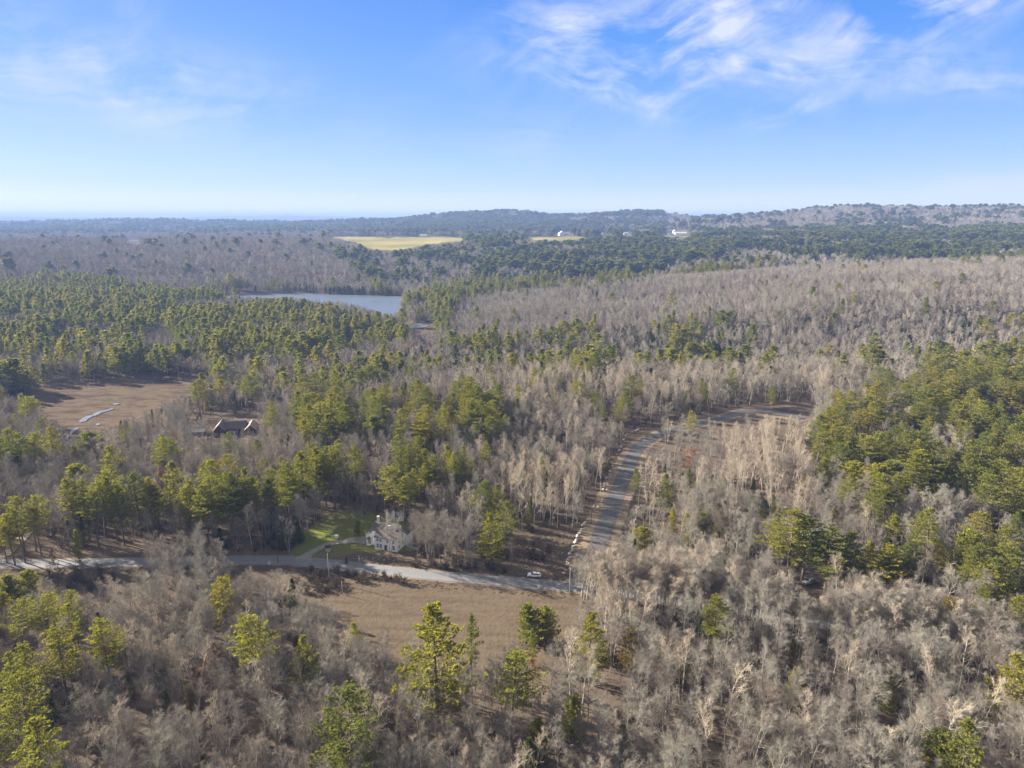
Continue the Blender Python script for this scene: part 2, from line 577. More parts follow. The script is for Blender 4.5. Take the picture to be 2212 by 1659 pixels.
def road_mat(name, c1, c2, crack=0.2):
    m, T, out = new_mat(name)
    geo = T.node('ShaderNodeNewGeometry')
    P = geo.outputs['Position']
    uv = T.node('ShaderNodeUVMap')
    su = T.node('ShaderNodeSeparateXYZ', {0: uv.outputs[0]})
    n = T.noise(P, 0.5, 6, 0.65)
    n2 = T.noise(P, 5.0, 3, 0.6)
    # long streaks along the road
    mp = T.node('ShaderNodeMapping', {'Vector': uv.outputs[0], 'Scale': (9.0, .05, 1)})
    n3 = T.noise(mp.outputs[0], 1.0, 4, .6)
    k = T.math('ADD', T.math('MULTIPLY', n, .5), T.math('MULTIPLY', n3, .5))
    c = T.mix(T.math('MULTIPLY', T.math('SUBTRACT', k, .3), 2.4, clamp=True), c1, c2)
    c = T.mix(T.math('MULTIPLY', n2, crack), c, tuple(x * .5 for x in c1))
    b = T.node('ShaderNodeBsdfPrincipled', {'Base Color': c, 'Roughness': 0.85, 'Specular IOR Level': .25})
    T.l.new(b.outputs[0], out.inputs[0])
    return m


def water_mat(name, c, rough):
    m, T, out = new_mat(name)
    geo = T.node('ShaderNodeNewGeometry')
    n = T.noise(T.node('ShaderNodeMapping', {'Vector': geo.outputs['Position'], 'Scale': (.4, 1, 1)}).outputs[0], .25, 3, .5)
    n2 = T.noise(T.node('ShaderNodeMapping', {'Vector': geo.outputs['Position'], 'Scale': (.5, 1.6, 1)}).outputs[0], .012, 4, .6)
    bmp = T.node('ShaderNodeBump', {'Height': n, 'Strength': 0.12, 'Distance': 0.3})
    rr = T.math('ADD', T.math('MULTIPLY', n2, .5), rough)
    b = T.node('ShaderNodeBsdfPrincipled', {'Base Color': c, 'Roughness': rr, 'Normal': bmp.outputs[0], 'Specular IOR Level': .6, 'IOR': 1.33})
    T.l.new(b.outputs[0], out.inputs[0])
    return m


M['ground'] = ground_mat()
M['asphalt'] = road_mat('worn_asphalt', (.15, .155, .16), (.225, .225, .225), .15)
M['newroad'] = road_mat('dark_gravel', (.09, .088, .09), (.15, .145, .142), .3)
M['sand'] = road_mat('sandy_gravel', (.17, .128, .085), (.28, .215, .14), .35)
M['drive'] = road_mat('gravel_drive', (.22, .20, .175), (.33, .31, .27), .3)
M['pond'] = water_mat('pond_water', (.10, .12, .15, 1), 0.10)
M['creek'] = water_mat('creek_water', (.16, .18, .21, 1), 0.05)
M['siding'] = simple('white_siding', (.88, .88, .88), .6, .06, 2)
M['siding_cream'] = simple('cream_siding', (.62, .58, .48), .6, .06, 2)
M['shingle'] = simple('brown_shingle', (.115, .098, .092), .9, .25, 4)
M['roof_tan'] = simple('tan_shingle', (.33, .26, .21), .8, .12, 2)  # tan roofing, also lent to one slope to stand for sunlight
M['roof_dark'] = simple('purple_brown_shingle', (.13, .11, .108), .9, .2, 3)
M['wood_dark'] = simple('dark_wood', (.07, .05, .042), .8, .2, 3)
M['roof_grey'] = simple('grey_metal_roof', (.33, .36, .37), .5, .1, 2)
M['roof_white'] = simple('white_metal_roof', (.62, .64, .67), .5, .05, 1)
M['glass'] = simple('window_glass', (.05, .055, .07), .12, .1, 1, spec=.7)
M['glass_soft'] = simple('curtained_glass', (.16, .16, .19), .2, .25, 6, spec=.6)
M['trim'] = simple('white_trim', (.78, .77, .74), .5, .04, 3)
M['brick'] = simple('chimney_white', (.68, .66, .64), .8, .1, 6)
M['tarp'] = simple('blue_tarp', (.05, .2, .55), .45, .2, 4)
M['pole'] = simple('weathered_pole', (.30, .27, .24), .85, .2, 4)
M['pole_dark'] = simple('dark_pole', (.09, .075, .065), .85, .2, 4)
M['metal'] = simple('dull_metal', (.35, .36, .38), .4, .1, 4, metal=.7)
M['stone'] = simple('boulder_stone', (.46, .42, .365), .85, .25, 1.2)
M['white_paint'] = simple('white_car_paint', (.82, .83, .86), .22, .02, 1, spec=.6)
M['silver_paint'] = simple('silver_car_paint', (.42, .44, .47), .3, .04, 1, metal=.4)
M['tyre'] = simple('tyre_rubber', (.02, .02, .022), .8, .1, 5)
M['plastic'] = simple('black_plastic', (.03, .03, .035), .6, .1, 5)
M['lamp_red'] = simple('tail_lamp', (.35, .03, .03), .3, .1, 3)
M['lamp_clear'] = simple('head_lamp', (.7, .72, .75), .15, .05, 3)
M['dead_wood'] = simple('bleached_wood', (.62, .56, .5), .8, .12, 3)

# ------------------------------------------------------------------ ground cover outlines (photo grid)
P_LAWN = [(622, 1200), (640, 1168), (690, 1118), (740, 1100), (800, 1108), (870, 1112), (892, 1130), (890, 1190), (850, 1192), (790, 1188), (720, 1205), (660, 1203)]
P_FIELD = [(640, 1262), (700, 1248), (800, 1250), (1000, 1262), (1275, 1288), (1262, 1350), (1235, 1420), (1160, 1470), (1000, 1500), (860, 1470), (760, 1390), (680, 1320)]
P_FIELD_VIS = [(655, 1258), (760, 1255), (1000, 1266), (1262, 1290), (1250, 1335), (1215, 1350), (1195, 1378), (1040, 1378), (960, 1372), (850, 1352), (770, 1328), (700, 1300)]
P_MARSH = [(0, 880), (60, 850), (130, 828), (300, 815), (445, 822), (470, 835), (430, 870), (300, 930), (200, 960), (120, 960), (90, 920)]
P_MARSH_VIS = [(112, 880), (150, 850), (300, 831), (430, 834), (400, 850), (345, 868), (325, 888), (285, 903), (185, 935), (142, 938), (130, 915)]
P_POND = [(430, 632), (560, 630), (700, 634), (880, 640), (868, 652), (866, 662), (880, 684), (830, 687), (740, 672), (600, 662), (440, 640)]
P_POND_VIS = [(470, 632), (600, 632), (720, 637), (872, 643), (866, 655), (864, 668), (850, 677), (824, 675), (790, 661), (740, 651), (640, 642), (560, 641), (480, 637)]
P_CREEK1 = [(878, 701), (905, 697), (955, 707), (940, 716), (895, 716)]
P_CREEK2 = [(670, 800), (660, 780), (700, 765), (760, 738), (860, 712), (885, 708), (880, 722), (790, 752), (730, 772), (692, 790)]
P_OPEN = [(1112, 1160), (1190, 1148), (1262, 1148), (1222, 1243), (1120, 1238)]
P_CROP = [(712, 514), (730, 511), (1003, 512), (1008, 520), (955, 524), (895, 534), (852, 542), (800, 538), (770, 524)]
P_CROP2 = [(1125, 515), (1150, 512), (1260, 511.5), (1300, 510.5), (1530, 507.5), (1530, 510), (1300, 513), (1215, 520), (1130, 518)]
P_CORR = [(1220, 1246), (1236, 1190), (1262, 1131), (1297, 1080), (1313, 1029), (1334, 979), (1350, 941), (1393, 924), (1433, 932), (1405, 962), (1385, 1000), (1370, 1061), (1350, 1110), (1325, 1165), (1296, 1205), (1262, 1262), (1220, 1262)]
P_CORR2 = [(1500, 905), (1560, 884), (1640, 872), (1700, 868), (1745, 872), (1770, 893), (1700, 902), (1620, 900), (1540, 918), (1505, 925)]
P_ROAD_L = [(-40, 1204), (330, 1204), (310, 1227), (-40, 1231)]
P_ROAD_M = [(500, 1202), (640, 1198), (760, 1215), (1000, 1238), (1290, 1262), (1290, 1286), (1000, 1262), (700, 1230), (500, 1224)]
P_YARD = [(640, 1196), (680, 1140), (740, 1108), (800, 1118), (886, 1128), (892, 1195), (880, 1228), (760, 1218), (700, 1208)]
P_BROWNH = [(412, 930), (455, 910), (470, 900), (555, 900), (566, 914), (545, 924), (500, 930), (412, 938)]
P_CARSPOT = [(1715, 1238), (1782, 1238), (1782, 1270), (1715, 1270)]
P_SIDE = [(-40, 1198), (20, 1160), (50, 1140), (80, 1142), (60, 1185), (30, 1205)]

# ------------------------------------------------------------------ terrain mesh
def build_terrain():
    ys = list(np.arange(-160, 520, 2.2))
    while ys[-1] < 19500:
        ys.append(ys[-1] * 1.0135)
    ys = np.array(ys)
    s = np.linspace(-1, 1, 560)
    Yg, Sg = np.meshgrid(ys, s, indexing='ij')
    Xg = Sg * (Yg + 370)
    X, Y = Xg.ravel(), Yg.ravel()
    Z = height(X, Y)
    u, v = project(X, Y, Z)
    ok = Y > 30
    # carve pond
    pond = inpoly(u, v, P_POND) & (Y > 800) & (Y < 1600)
    Z = np.where(pond, np.minimum(Z, -16.5), Z)
    ny, nx = Xg.shape
    idx = np.arange(ny * nx).reshape(ny, nx)
    F = np.stack([idx[:-1, :-1], idx[:-1, 1:], idx[1:, 1:], idx[1:, :-1]], -1).reshape(-1, 4)
    me = np_mesh('ground', np.stack([X, Y, Z], 1), [F], [M['ground']], smooth=True)
    near = ok & (Y < 320)
    c = np.zeros((len(X), 4), np.float32)
    c[:, 3] = 1
    c[:, 0] = inpoly(u, v, P_LAWN) & near
    c[:, 1] = inpoly(u, v, P_FIELD) & near
    c[:, 2] = (inpoly(u, v, P_MARSH) & (Y < 620) & (Y > 330)) | (inpoly(u, v, P_CREEK2) & (Y < 900) & (Y > 500)) | (inpoly(u, v, P_CREEK1) & (Y < 1000) & (Y > 700))
    a = me.color_attributes.new('cover', 'FLOAT_COLOR', 'POINT')
    a.data.foreach_set('color', c.ravel())
    c2 = np.zeros((len(X), 4), np.float32)
    c2[:, 3] = 1
    c2[:, 0] = ((inpoly(u, v, P_CROP) | inpoly(u, v, P_CROP2)) & (Y > 1300) & (Y < 3400))
    c2[:, 1] = np.clip((Y - 2500) / 1500, 0, 1) * (1 - c2[:, 0])
    a = me.color_attributes.new('cover2', 'FLOAT_COLOR', 'POINT')
    a.data.foreach_set('color', c2.ravel())
    o = obj('ground', me)
    tag(o, 'rolling land under the woods with leaf litter, mown field, lawn and bog', 'ground', kind='structure')
    return Z.min()


ZMIN = build_terrain()


def flat_water(name, poly, z, mat, label, lift=None):
    pts = [unproj(u, v, z) for (u, v) in poly] if lift is None else [unproj(u, v) + Vector((0, 0, lift)) for (u, v) in poly]
    me = bpy.data.meshes.new(name)
    me.from_pydata([tuple(p) for p in pts], [], [list(range(len(pts)))])
    me.materials.append(mat)
    me.update()
    o = obj(name, me)
    tag(o, label, 'water', kind='structure')
    return o


flat_water('pond', P_POND, -14.7, M['pond'], 'calm grey blue pond below the wooded hill')
for pl in ([(200, 896), (212, 890), (228, 887), (243, 882), (246, 884), (232, 889), (220, 892), (214, 896), (203, 900)],
           [(176, 906), (186, 900), (200, 897), (201, 900), (190, 906), (186, 911), (174, 913), (170, 911)],
           [(150, 936), (155, 929), (168, 924), (170, 927), (160, 933), (153, 940)],
           [(243, 873), (256, 871), (259, 873), (248, 876)], [(206, 917), (213, 915), (217, 918), (210, 920)], [(140, 948), (147, 941), (150, 944), (144, 952)]):
    flat_water('creek', pl, None, M['creek'], 'bright open water of the creek in the brown marsh', lift=.35)
flat_water('creek', [(884, 704), (905, 699), (930, 704), (912, 709), (892, 710)], None, M['creek'], 'creek below the pond outlet', lift=.4)
flat_water('creek', [(676, 795), (683, 784), (697, 779), (690, 789), (684, 800)], None, M['creek'], 'creek bend between the pines', lift=.4)


# ------------------------------------------------------------------ roads
def catmull(pts, step=2.0):
    out = []
    n = len(pts)
    for i in range(n - 1):
        p0 = pts[max(i - 1, 0)]
        p1, p2 = pts[i], pts[i + 1]
        p3 = pts[min(i + 2, n - 1)]
        L = (p2 - p1).length
        k = max(1, int(L / step))
        for j in range(k):
            t = j / k
            out.append(0.5 * ((2 * p1) + (p2 - p0) * t + (2 * p0 - 5 * p1 + 4 * p2 - p3) * t * t + (3 * p1 - p0 - 3 * p2 + p3) * t ** 3))
    out.append(pts[-1])
    return out


def ribbon(name, ctr, wl, wr, lift, mat, label, cat, jag=0.0, nc=9):
    """sheet along a world polyline; wl / wr half widths (numbers or per point lists)"""
    P = catmull([Vector((p[0], p[1], 0)) for p in ctr])
    n = len(P)
    V, F, UV = [], [], []
    s = 0
    for i, p in enumerate(P):
        t = (P[min(i + 1, n - 1)] - P[max(i - 1, 0)]).normalized()
        nrm = Vector((t.y, -t.x, 0))
        f = i / (n - 1)
        a = wl(f) if callable(wl) else wl
        b = wr(f) if callable(wr) else wr
        a += jag * float(vnoise(s / 4, 1.5, 31)) + jag * .6 * float(vnoise(s / 1.3, 3.5, 32))
        b += jag * float(vnoise(s / 4, 7.5, 33)) + jag * .6 * float(vnoise(s / 1.3, 9.5, 34))
        if i:
            s += (P[i] - P[i - 1]).length
        for k in range(nc):
            w = -a + (a + b) * k / (nc - 1)
            q = p + nrm * w
            V.append((q.x, q.y, float(height(q.x, q.y)) + lift))
            UV.append((k / (nc - 1), s))
    F = [(i * nc + k, i * nc + k + 1, (i + 1) * nc + k + 1, (i + 1) * nc + k) for i in range(n - 1) for k in range(nc - 1)]
    me = bpy.data.meshes.new(name)
    me.from_pydata(V, [], F)
    me.materials.append(mat)
    uvl = me.uv_layers.new()
    for l in me.loops:
        uvl.data[l.index].uv = UV[l.vertex_index]
    me.update()
    o = obj(name, me)
    tag(o, label, cat, kind='structure')
    return P


def G(u, v):
    p = unproj(u, v)
    return (p.x, p.y)


main_ctr = [G(u, v) for (u, v) in [(-260, 1217), (-100, 1218), (0, 1218), (150, 1217.5), (300, 1215), (450, 1212), (600, 1211), (700, 1218), (800, 1229), (900, 1240), (1000, 1248.5), (1100, 1257.5), (1200, 1266), (1290, 1275), (1420, 1292), (1560, 1312), (1700, 1334), (1900, 1370), (2150, 1410), (2400, 1450)]]
MAINP = ribbon('main_road', main_ctr, 3.1, 3.1, .14, M['asphalt'], 'worn grey two lane road crossing the woods', 'road', jag=.12)
ribbon('road_verge', main_ctr, 3.7, 3.8, .07, M['sand'], 'narrow strip of sandy verge along the grey road', 'verge', jag=.5)


def c3(cx, cy):
    return G(1179.7 + cx * .26667, 847.9 + cy * .26667)


lane_l = [c3(*p) for p in [(262, 1445), (330, 1270), (385, 1120), (440, 970), (500, 830), (580, 660), (640, 520), (700, 430), (800, 370), (900, 318), (1040, 275), (1230, 235), (1400, 190), (1550, 145), (1690, 132), (1850, 128)]]
lane_r = [c3(*p) for p in [(440, 1420), (500, 1220), (560, 1060), (620, 900), (670, 750), (735, 580), (790, 470), (850, 415), (930, 365), (1030, 335), (1120, 310), (1260, 275), (1420, 235), (1570, 190), (1720, 158), (1860, 150)]]
lane_c = [((a[0] + b[0]) / 2, (a[1] + b[1]) / 2) for a, b in zip(lane_l, lane_r)]
# start on the main road
d0 = Vector(lane_c[0]) - Vector(lane_c[1])
lane_c = [tuple(Vector(lane_c[0]) + d0.normalized() * 12)] + lane_c
LANEP = ribbon('gravel_lane', lane_c, lambda f: 3.6 + 3.5 * max(0, 1 - f * 30), lambda f: 3.6 + 3.5 * max(0, 1 - f * 30), .16, M['newroad'], 'dark new gravel lane climbing from the road and bending right', 'road', jag=.15)
ribbon('lane_shoulder', lane_c[1:], lambda f: 8.2 if f < .3 else 8.2 - 2.6 * min(1, (f - .3) * 3), lambda f: 7.2 if f < .35 else 7.2 - 1.6 * min(1, (f - .35) * 3), .09, M['sand'], 'tan sandy shoulders on both sides of the gravel lane', 'verge', jag=.8, nc=15)
# turnaround at the end of the lane
for pts, w, nm, mt, lf in (
        ([(1720, 140), (1860, 118), (1960, 112), (2030, 118)], 2.0, 'turnaround_bank', M['sand'], .2),
        ([(1700, 150), (1860, 165), (2000, 190), (2090, 215)], 4.6, 'turnaround', M['newroad'], .24),
        ([(1700, 170), (1860, 185), (2000, 210), (2090, 232)], 6.0, 'turnaround_bank', M['sand'], .12),
        ([(1720, 140), (1640, 125), (1570, 104)], 3.4, 'turnaround_bank', M['sand'], .19)):
    ribbon(nm, [c3(*p) for p in pts], w, w, lf, mt, 'graded arm of the turnaround at the end of the lane', 'road', jag=.5)
ribbon('driveway', [G(*p) for p in [(655, 1210), (668, 1197), (690, 1184), (715, 1175), (745, 1170), (775, 1166), (796, 1168)]], lambda f: 1.5 + 2.0 * max(0, 1 - f * 6) + 2.2 * max(0, f * 3 - 2), lambda f: 1.5 + 2.0 * max(0, 1 - f * 6) + 2.2 * max(0, f * 3 - 2), .17, M['drive'], 'pale gravel driveway curving across the lawn', 'driveway', jag=.4)
ribbon('side_lane', [G(*p) for p in [(-20, 1212), (10, 1200), (30, 1180), (60, 1150), (75, 1130)]], 2.0, 2.0, .17, M['sand'], 'dirt side lane joining the road at the far left', 'road', jag=.4)

# ------------------------------------------------------------------ tree building
def tubes(P0, P1, R0, R1, n):
    """many tapered tubes at once -> V, F"""
    P0, P1 = np.asarray(P0, float), np.asarray(P1, float)
    R0, R1 = np.asarray(R0, float), np.asarray(R1, float)
    d = P1 - P0
    d /= np.maximum(np.linalg.norm(d, axis=1, keepdims=True), 1e-6)
    ref = np.where(np.abs(d[:, 2:3]) > .9, np.array([[1., 0, 0]]), np.array([[0, 0, 1.]]))
    a = np.cross(d, ref)
    a /= np.linalg.norm(a, axis=1, keepdims=True)
    b = np.cross(d, a)
    V = []
    for (P, Rr) in ((P0, R0), (P1, R1)):
        for i in range(n):
            t = 2 * math.pi * i / n
            V.append(P + (a * math.cos(t) + b * math.sin(t)) * Rr[:, None])
    V = np.stack(V, 1).reshape(-1, 3)
    m = len(P0)
    base = (np.arange(m) * 2 * n)[:, None]
    F = []
    for i in range(n):
        j = (i + 1) % n
        F.append(np.concatenate([base + i, base + j, base + n + j, base + n + i], 1))
    return V, np.concatenate(F)


def rot_about(v, k, a):
    return v * math.cos(a) + k.cross(v) * math.sin(a) + k * (k.dot(v) * (1 - math.cos(a)))


def gen_bare(seed, Ht=18.0, spread=1.0, first=.38, levels=3, n1=15, n2=7, n3=5, n4=4, thick=1.0, up=.35, fork=0, twl=1.0):
    """leafless tree: returns (wood segments, twig segments)"""
    rnd = random.Random(seed)
    wood, twigs = [], []

    def grow(p, d, L, r, lev, nseg, tipr):
        pts = [(p.copy(), r)]
        for i in range(nseg):
            j = Vector((rnd.gauss(0, 1), rnd.gauss(0, 1), rnd.gauss(0, 1))) * (.045 if lev == 0 else .10)
            d = (d + j + Vector((0, 0, up * (.22 if lev else 0.05)))).normalized()
            p = p + d * (L / nseg)
            pts.append((p.copy(), r + (tipr - r) * (i + 1) / nseg))
        tgt = wood if lev <= 1 else twigs
        for i in range(nseg):
            tgt.append((pts[i][0], pts[i + 1][0], pts[i][1], pts[i + 1][1], lev))
        return pts

    def at(pts, f):
        f = f * (len(pts) - 1)
        i = min(int(f), len(pts) - 2)
        t = f - i
        return pts[i][0].lerp(pts[i + 1][0], t), pts[i][1] * (1 - t) + pts[i + 1][1] * t, (pts[i + 1][0] - pts[i][0]).normalized()

    def kids(pts, lev, L):
        cnt = (n1, n2, n3, n4)[lev]
        f0 = first if lev == 0 else .22
        for k in range(cnt):
            f = f0 + (1 - f0) * ((k + rnd.random()) / cnt) ** (.85 if lev == 0 else 1)
            p, r, d = at(pts, min(f, .985))
            az = rnd.random() * 2 * math.pi if lev else k * 2.4 + rnd.gauss(0, .4)
            o = d.orthogonal().normalized()
            o = rot_about(o, d, az)
            ang = R(rnd.uniform(28, 55)) * (spread if lev == 0 else 1)
            nd = (d * math.cos(ang) + o * math.sin(ang)).normalized()
            if lev == 0:
                s = (f - f0) / (1 - f0)
                l = Ht * .34 * spread ** .5 * (1 - s * .62) * rnd.uniform(.7, 1.15)
                rr = min(r * .7, .018 * l * thick + .025)
            elif lev == 1:
                l = L * .52 * (1 - .45 * f) * rnd.uniform(.6, 1.2)
                rr = max(.026 * thick, r * .6)
            elif lev == 2:
                l = L * .60 * rnd.uniform(.6, 1.2)
                rr = .016 * thick
            else:
                l = twl * rnd.uniform(.35, .8)
                rr = .010 * thick
            q = grow(p, nd, l, rr, lev + 1, (4, 3, 2, 1)[min(lev, 3)], max(rr * .35, .004 * thick))
            if lev + 1 <= levels:
                kids(q, lev + 1, l)

    stems = [(Vector((0, 0, -.6)), Vector((0, 0, 1)), Ht, .0095 * Ht)]
    if fork:
        stems = [(Vector((0, 0, -.6)), (Vector((math.cos(a), math.sin(a), 0)) * .2 + Vector((0, 0, 1))).normalized(), Ht * rnd.uniform(.85, 1), .0075 * Ht)
                 for a in [2 * math.pi * i / fork + rnd.random() for i in range(fork)]]
    for (p, d, L, r) in stems:
        t = grow(p, d, L * .95 + .6, r, 0, 9, .025 * thick)
        kids(t, 0, L)
    return wood, twigs


def seg_arrays(S):
    return (np.array([s[0][:] for s in S]), np.array([s[1][:] for s in S]), np.array([s[2] for s in S]), np.array([s[3] for s in S]))


def mesh_pair(wood, twigs, nw=5, nt=3):
    a = tubes(*seg_arrays(wood), nw)
    b = tubes(*seg_arrays(twigs), nt)
    return a, b


def tufts(C, D, size, k, width, r, flat=.5):
    """k slender needle-spray triangles around each centre C, heading D"""
    m = len(C)
    C = np.repeat(C, k, 0)
    D = np.repeat(D, k, 0)
    S = np.repeat(size, k)[:, None] * r.uniform(.65, 1.25, (m * k, 1))
    j = r.normal(0, .62, (m * k, 3))
    j[:, 2] *= flat
    d = D + j
    d /= np.linalg.norm(d, axis=1, keepdims=True)
    w = np.cross(d, r.normal(0, 1, (m * k, 3)))
    w /= np.maximum(np.linalg.norm(w, axis=1, keepdims=True), 1e-6)
    base = C + r.normal(0, .10, (m * k, 3)) * S - d * S * .25
    mid = base + d * S * .55
    tip = base + d * S
    V = np.stack([base, mid + w * S * width, tip, mid - w * S * width], 1).reshape(-1, 3)
    b = (np.arange(m * k) * 4)[:, None]
    return V, np.concatenate([b, b + 1, b + 2, b + 3], 1)


def gen_conifer(seed, Ht=24.0, Rm=4.2, base=.42, shape='pine', step=.75, tw=.5, k=6, size=.55, width=.16, lean=.0, gap=.18, plume=3, taper=.6):
    rnd = random.Random(seed)
    r = np.random.default_rng(seed)
    wood = []
    pts = []
    p = Vector((0, 0, -.6))
    d = Vector((0, 0, 1))
    nseg = 10
    for i in range(nseg + 1):
        pts.append((p.copy(), .0115 * Ht * (1 - i / nseg) ** .8 + .03))
        d = (d + Vector((rnd.gauss(0, .02) + lean * .02, rnd.gauss(0, .02), 0))).normalized()
        p = p + d * ((Ht + .6) / nseg)
    for i in range(nseg):
        wood.append((pts[i][0], pts[i + 1][0], pts[i][1], pts[i + 1][1], 0))

    def at(f):
        g = f * nseg
        i = min(int(g), nseg - 1)
        return pts[i][0].lerp(pts[i + 1][0], g - i), pts[i][1]
    C, D, S = [], [], []
    limbs = []
    h = base * Ht
    side = rnd.random() * 6.28
    while h < Ht * .985:
        s = (h / Ht - base) / (1 - base)
        nb = rnd.randint(4, 6) if shape == 'pine' else rnd.randint(6, 8)
        off = rnd.random() * 6.28
        for q in range(nb):
            if rnd.random() < gap and s < .9:
                continue
            az = off + q * 2 * math.pi / nb + rnd.gauss(0, .25)
            if shape == 'pine':
                prof = min(1.0, .5 + s * 2.2) * (1 - s) ** taper
                L = Rm * (prof * rnd.uniform(.5, 1.25) + .07) * (1 + .18 * math.cos(az - side))
                el = R(-4 + 34 * s + rnd.gauss(0, 7))
            elif shape == 'round':
                prof = math.sqrt(max(0, 1 - (s * 1.02 - .22) ** 2 / .66)) if s < 1 else 0
                L = Rm * (max(prof, .06) * rnd.uniform(.75, 1.1))
                el = R(8 + 45 * s + rnd.gauss(0, 8))
            else:
                prof = (1 - s) ** .85
                L = Rm * (prof * rnd.uniform(.8, 1.12) + .05)
                el = R(-14 + 40 * s + rnd.gauss(0, 5))
            p0, tr = at(h / Ht)
            dd = Vector((math.cos(az) * math.cos(el), math.sin(az) * math.cos(el), math.sin(el)))
            n = max(2, int(L / 1.1))
            cur = p0.copy()
            dcur = dd.copy()
            prev = cur.copy()
            for i in range(n):
                dcur = (dcur + Vector((rnd.gauss(0, .07), rnd.gauss(0, .07), .07 if shape != 'spruce' else .03))).normalized()
                nx = cur + dcur * (L / n)
                limbs.append((cur.copy(), nx.copy(), .012 * L * (1 - i / n) + .015, .012 * L * (1 - (i + 1) / n) + .01, 1))
                f0 = i / n
                if (f0 + .5 / n) > (.22 if shape == 'pine' else .12):
                    m = max(1, int((L / n) / tw))
                    for j in range(m):
                        t = (j + rnd.random()) / m
                        c = cur.lerp(nx, t)
                        sd = dcur.cross(Vector((0, 0, 1))).normalized()
                        for sg in (-1, 1):
                            bl = (.34 + .16 * rnd.random()) * (L * (1 - .65 * (f0 + t / n))) * (.8 if shape == 'spruce' else .75)
                            bl = min(max(bl, .22), 1.9)
                            bd = (dcur * .75 + sd * sg * rnd.uniform(.5, 1.05) + Vector((0, 0, rnd.uniform(-.05, .25)))).normalized()
                            nt_ = max(1, int(bl / .5 * plume / 3))
                            for e in range(nt_):
                                cc = c + bd * (bl * (e + .7) / nt_) + Vector((rnd.gauss(0, .06), rnd.gauss(0, .06), rnd.gauss(0, .07)))
                                C.append(cc[:])
                                D.append((bd + Vector((0, 0, .28)))[:])
                                S.append(size * rnd.uniform(.75, 1.2))
                cur = nx
            C.append(cur[:])
            D.append((dcur + Vector((0, 0, .3)))[:])
            S.append(size * 1.15)
        h += step * rnd.uniform(.75, 1.25) * (1 - .35 * s)
    for i in range(6):
        c = pts[-1][0] - Vector((0, 0, i * .25))
        C.append(c[:])
        D.append((rnd.gauss(0, .3), rnd.gauss(0, .3), 1))
        S.append(size)
    leaf = tufts(np.array(C), np.array(D), np.array(S), k, width, r)
    return wood, limbs, leaf


def cat_mesh(name, parts, mats):
    """parts: list of (V, F, material index)"""
    V, F, mi, o = [], [], [], 0
    for (v, f, m) in parts:
        V.append(v)
        F.append(f + o)
        mi.append(np.full(len(f), m))
        o += len(v)
    # all faces are quads
    return np_mesh(name, np.concatenate(V), [np.concatenate(F)], mats, np.concatenate(mi))


PROTO = {}     # kind -> list of dict(trunk=mesh, crown=mesh, full=mesh, h=height)


def add_bare(kind, bark, twig, variants, nw=5, whole=True):
    L = PROTO.setdefault(kind, [])
    for i, kw in enumerate(variants):
        w, t = gen_bare(**kw)
        (a, b) = mesh_pair(w, t, nw)
        L.append(dict(trunk=cat_mesh('trunk', [(*a, 0)], [bark]), crown=cat_mesh('crown', [(*b, 0)], [twig]),
                      full=cat_mesh(kind, [(*a, 0), (*b, 1)], [bark, twig]), h=kw.get('Ht', 18.0)))


def add_con(kind, bark, leaf, variants):
    L = PROTO.setdefault(kind, [])
    for kw in variants:
        w, l, f = gen_conifer(**kw)
        a = tubes(*seg_arrays(w), 7)
        b = tubes(*seg_arrays(l), 3)
        L.append(dict(trunk=cat_mesh('trunk', [(*a, 0), (*b, 0)], [bark]), crown=cat_mesh('crown', [(*f, 0)], [leaf]),
                      full=cat_mesh(kind, [(*a, 0), (*b, 0), (*f, 1)], [bark, leaf]), h=kw.get('Ht', 24.0)))


add_bare('bare', M['bark_grey'], M['twig_grey'], [
    dict(seed=1, Ht=18, spread=.8, first=.40), dict(seed=2, Ht=19, spread=1.0, first=.36, fork=2, n1=10),
    dict(seed=3, Ht=17, spread=1.2, first=.30), dict(seed=4, Ht=20, spread=.7, first=.48, n1=13),
    dict(seed=5, Ht=16, spread=1.3, first=.28, n1=16), dict(seed=6, Ht=18, spread=.9, first=.35, fork=3, n1=8),
    dict(seed=7, Ht=19, spread=.55, first=.52, n1=12), dict(seed=8, Ht=14, spread=1.0, first=.25, n1=14)])
add_bare('birch', M['bark_pale'], M['twig_pale'], [
    dict(seed=11, Ht=17, spread=.75, first=.42, n1=13, n2=6, n3=4, n4=3, thick=1.35), dict(seed=12, Ht=19, spread=.6, first=.48, n1=12, n2=6, n3=4, n4=3, thick=1.3),
    dict(seed=13, Ht=16, spread=1.05, first=.35, n1=12, n2=6, n3=4, n4=3, thick=1.5), dict(seed=14, Ht=18, spread=.7, first=.45, fork=2, n1=9, n2=6, n3=4, n4=3, thick=1.3)])
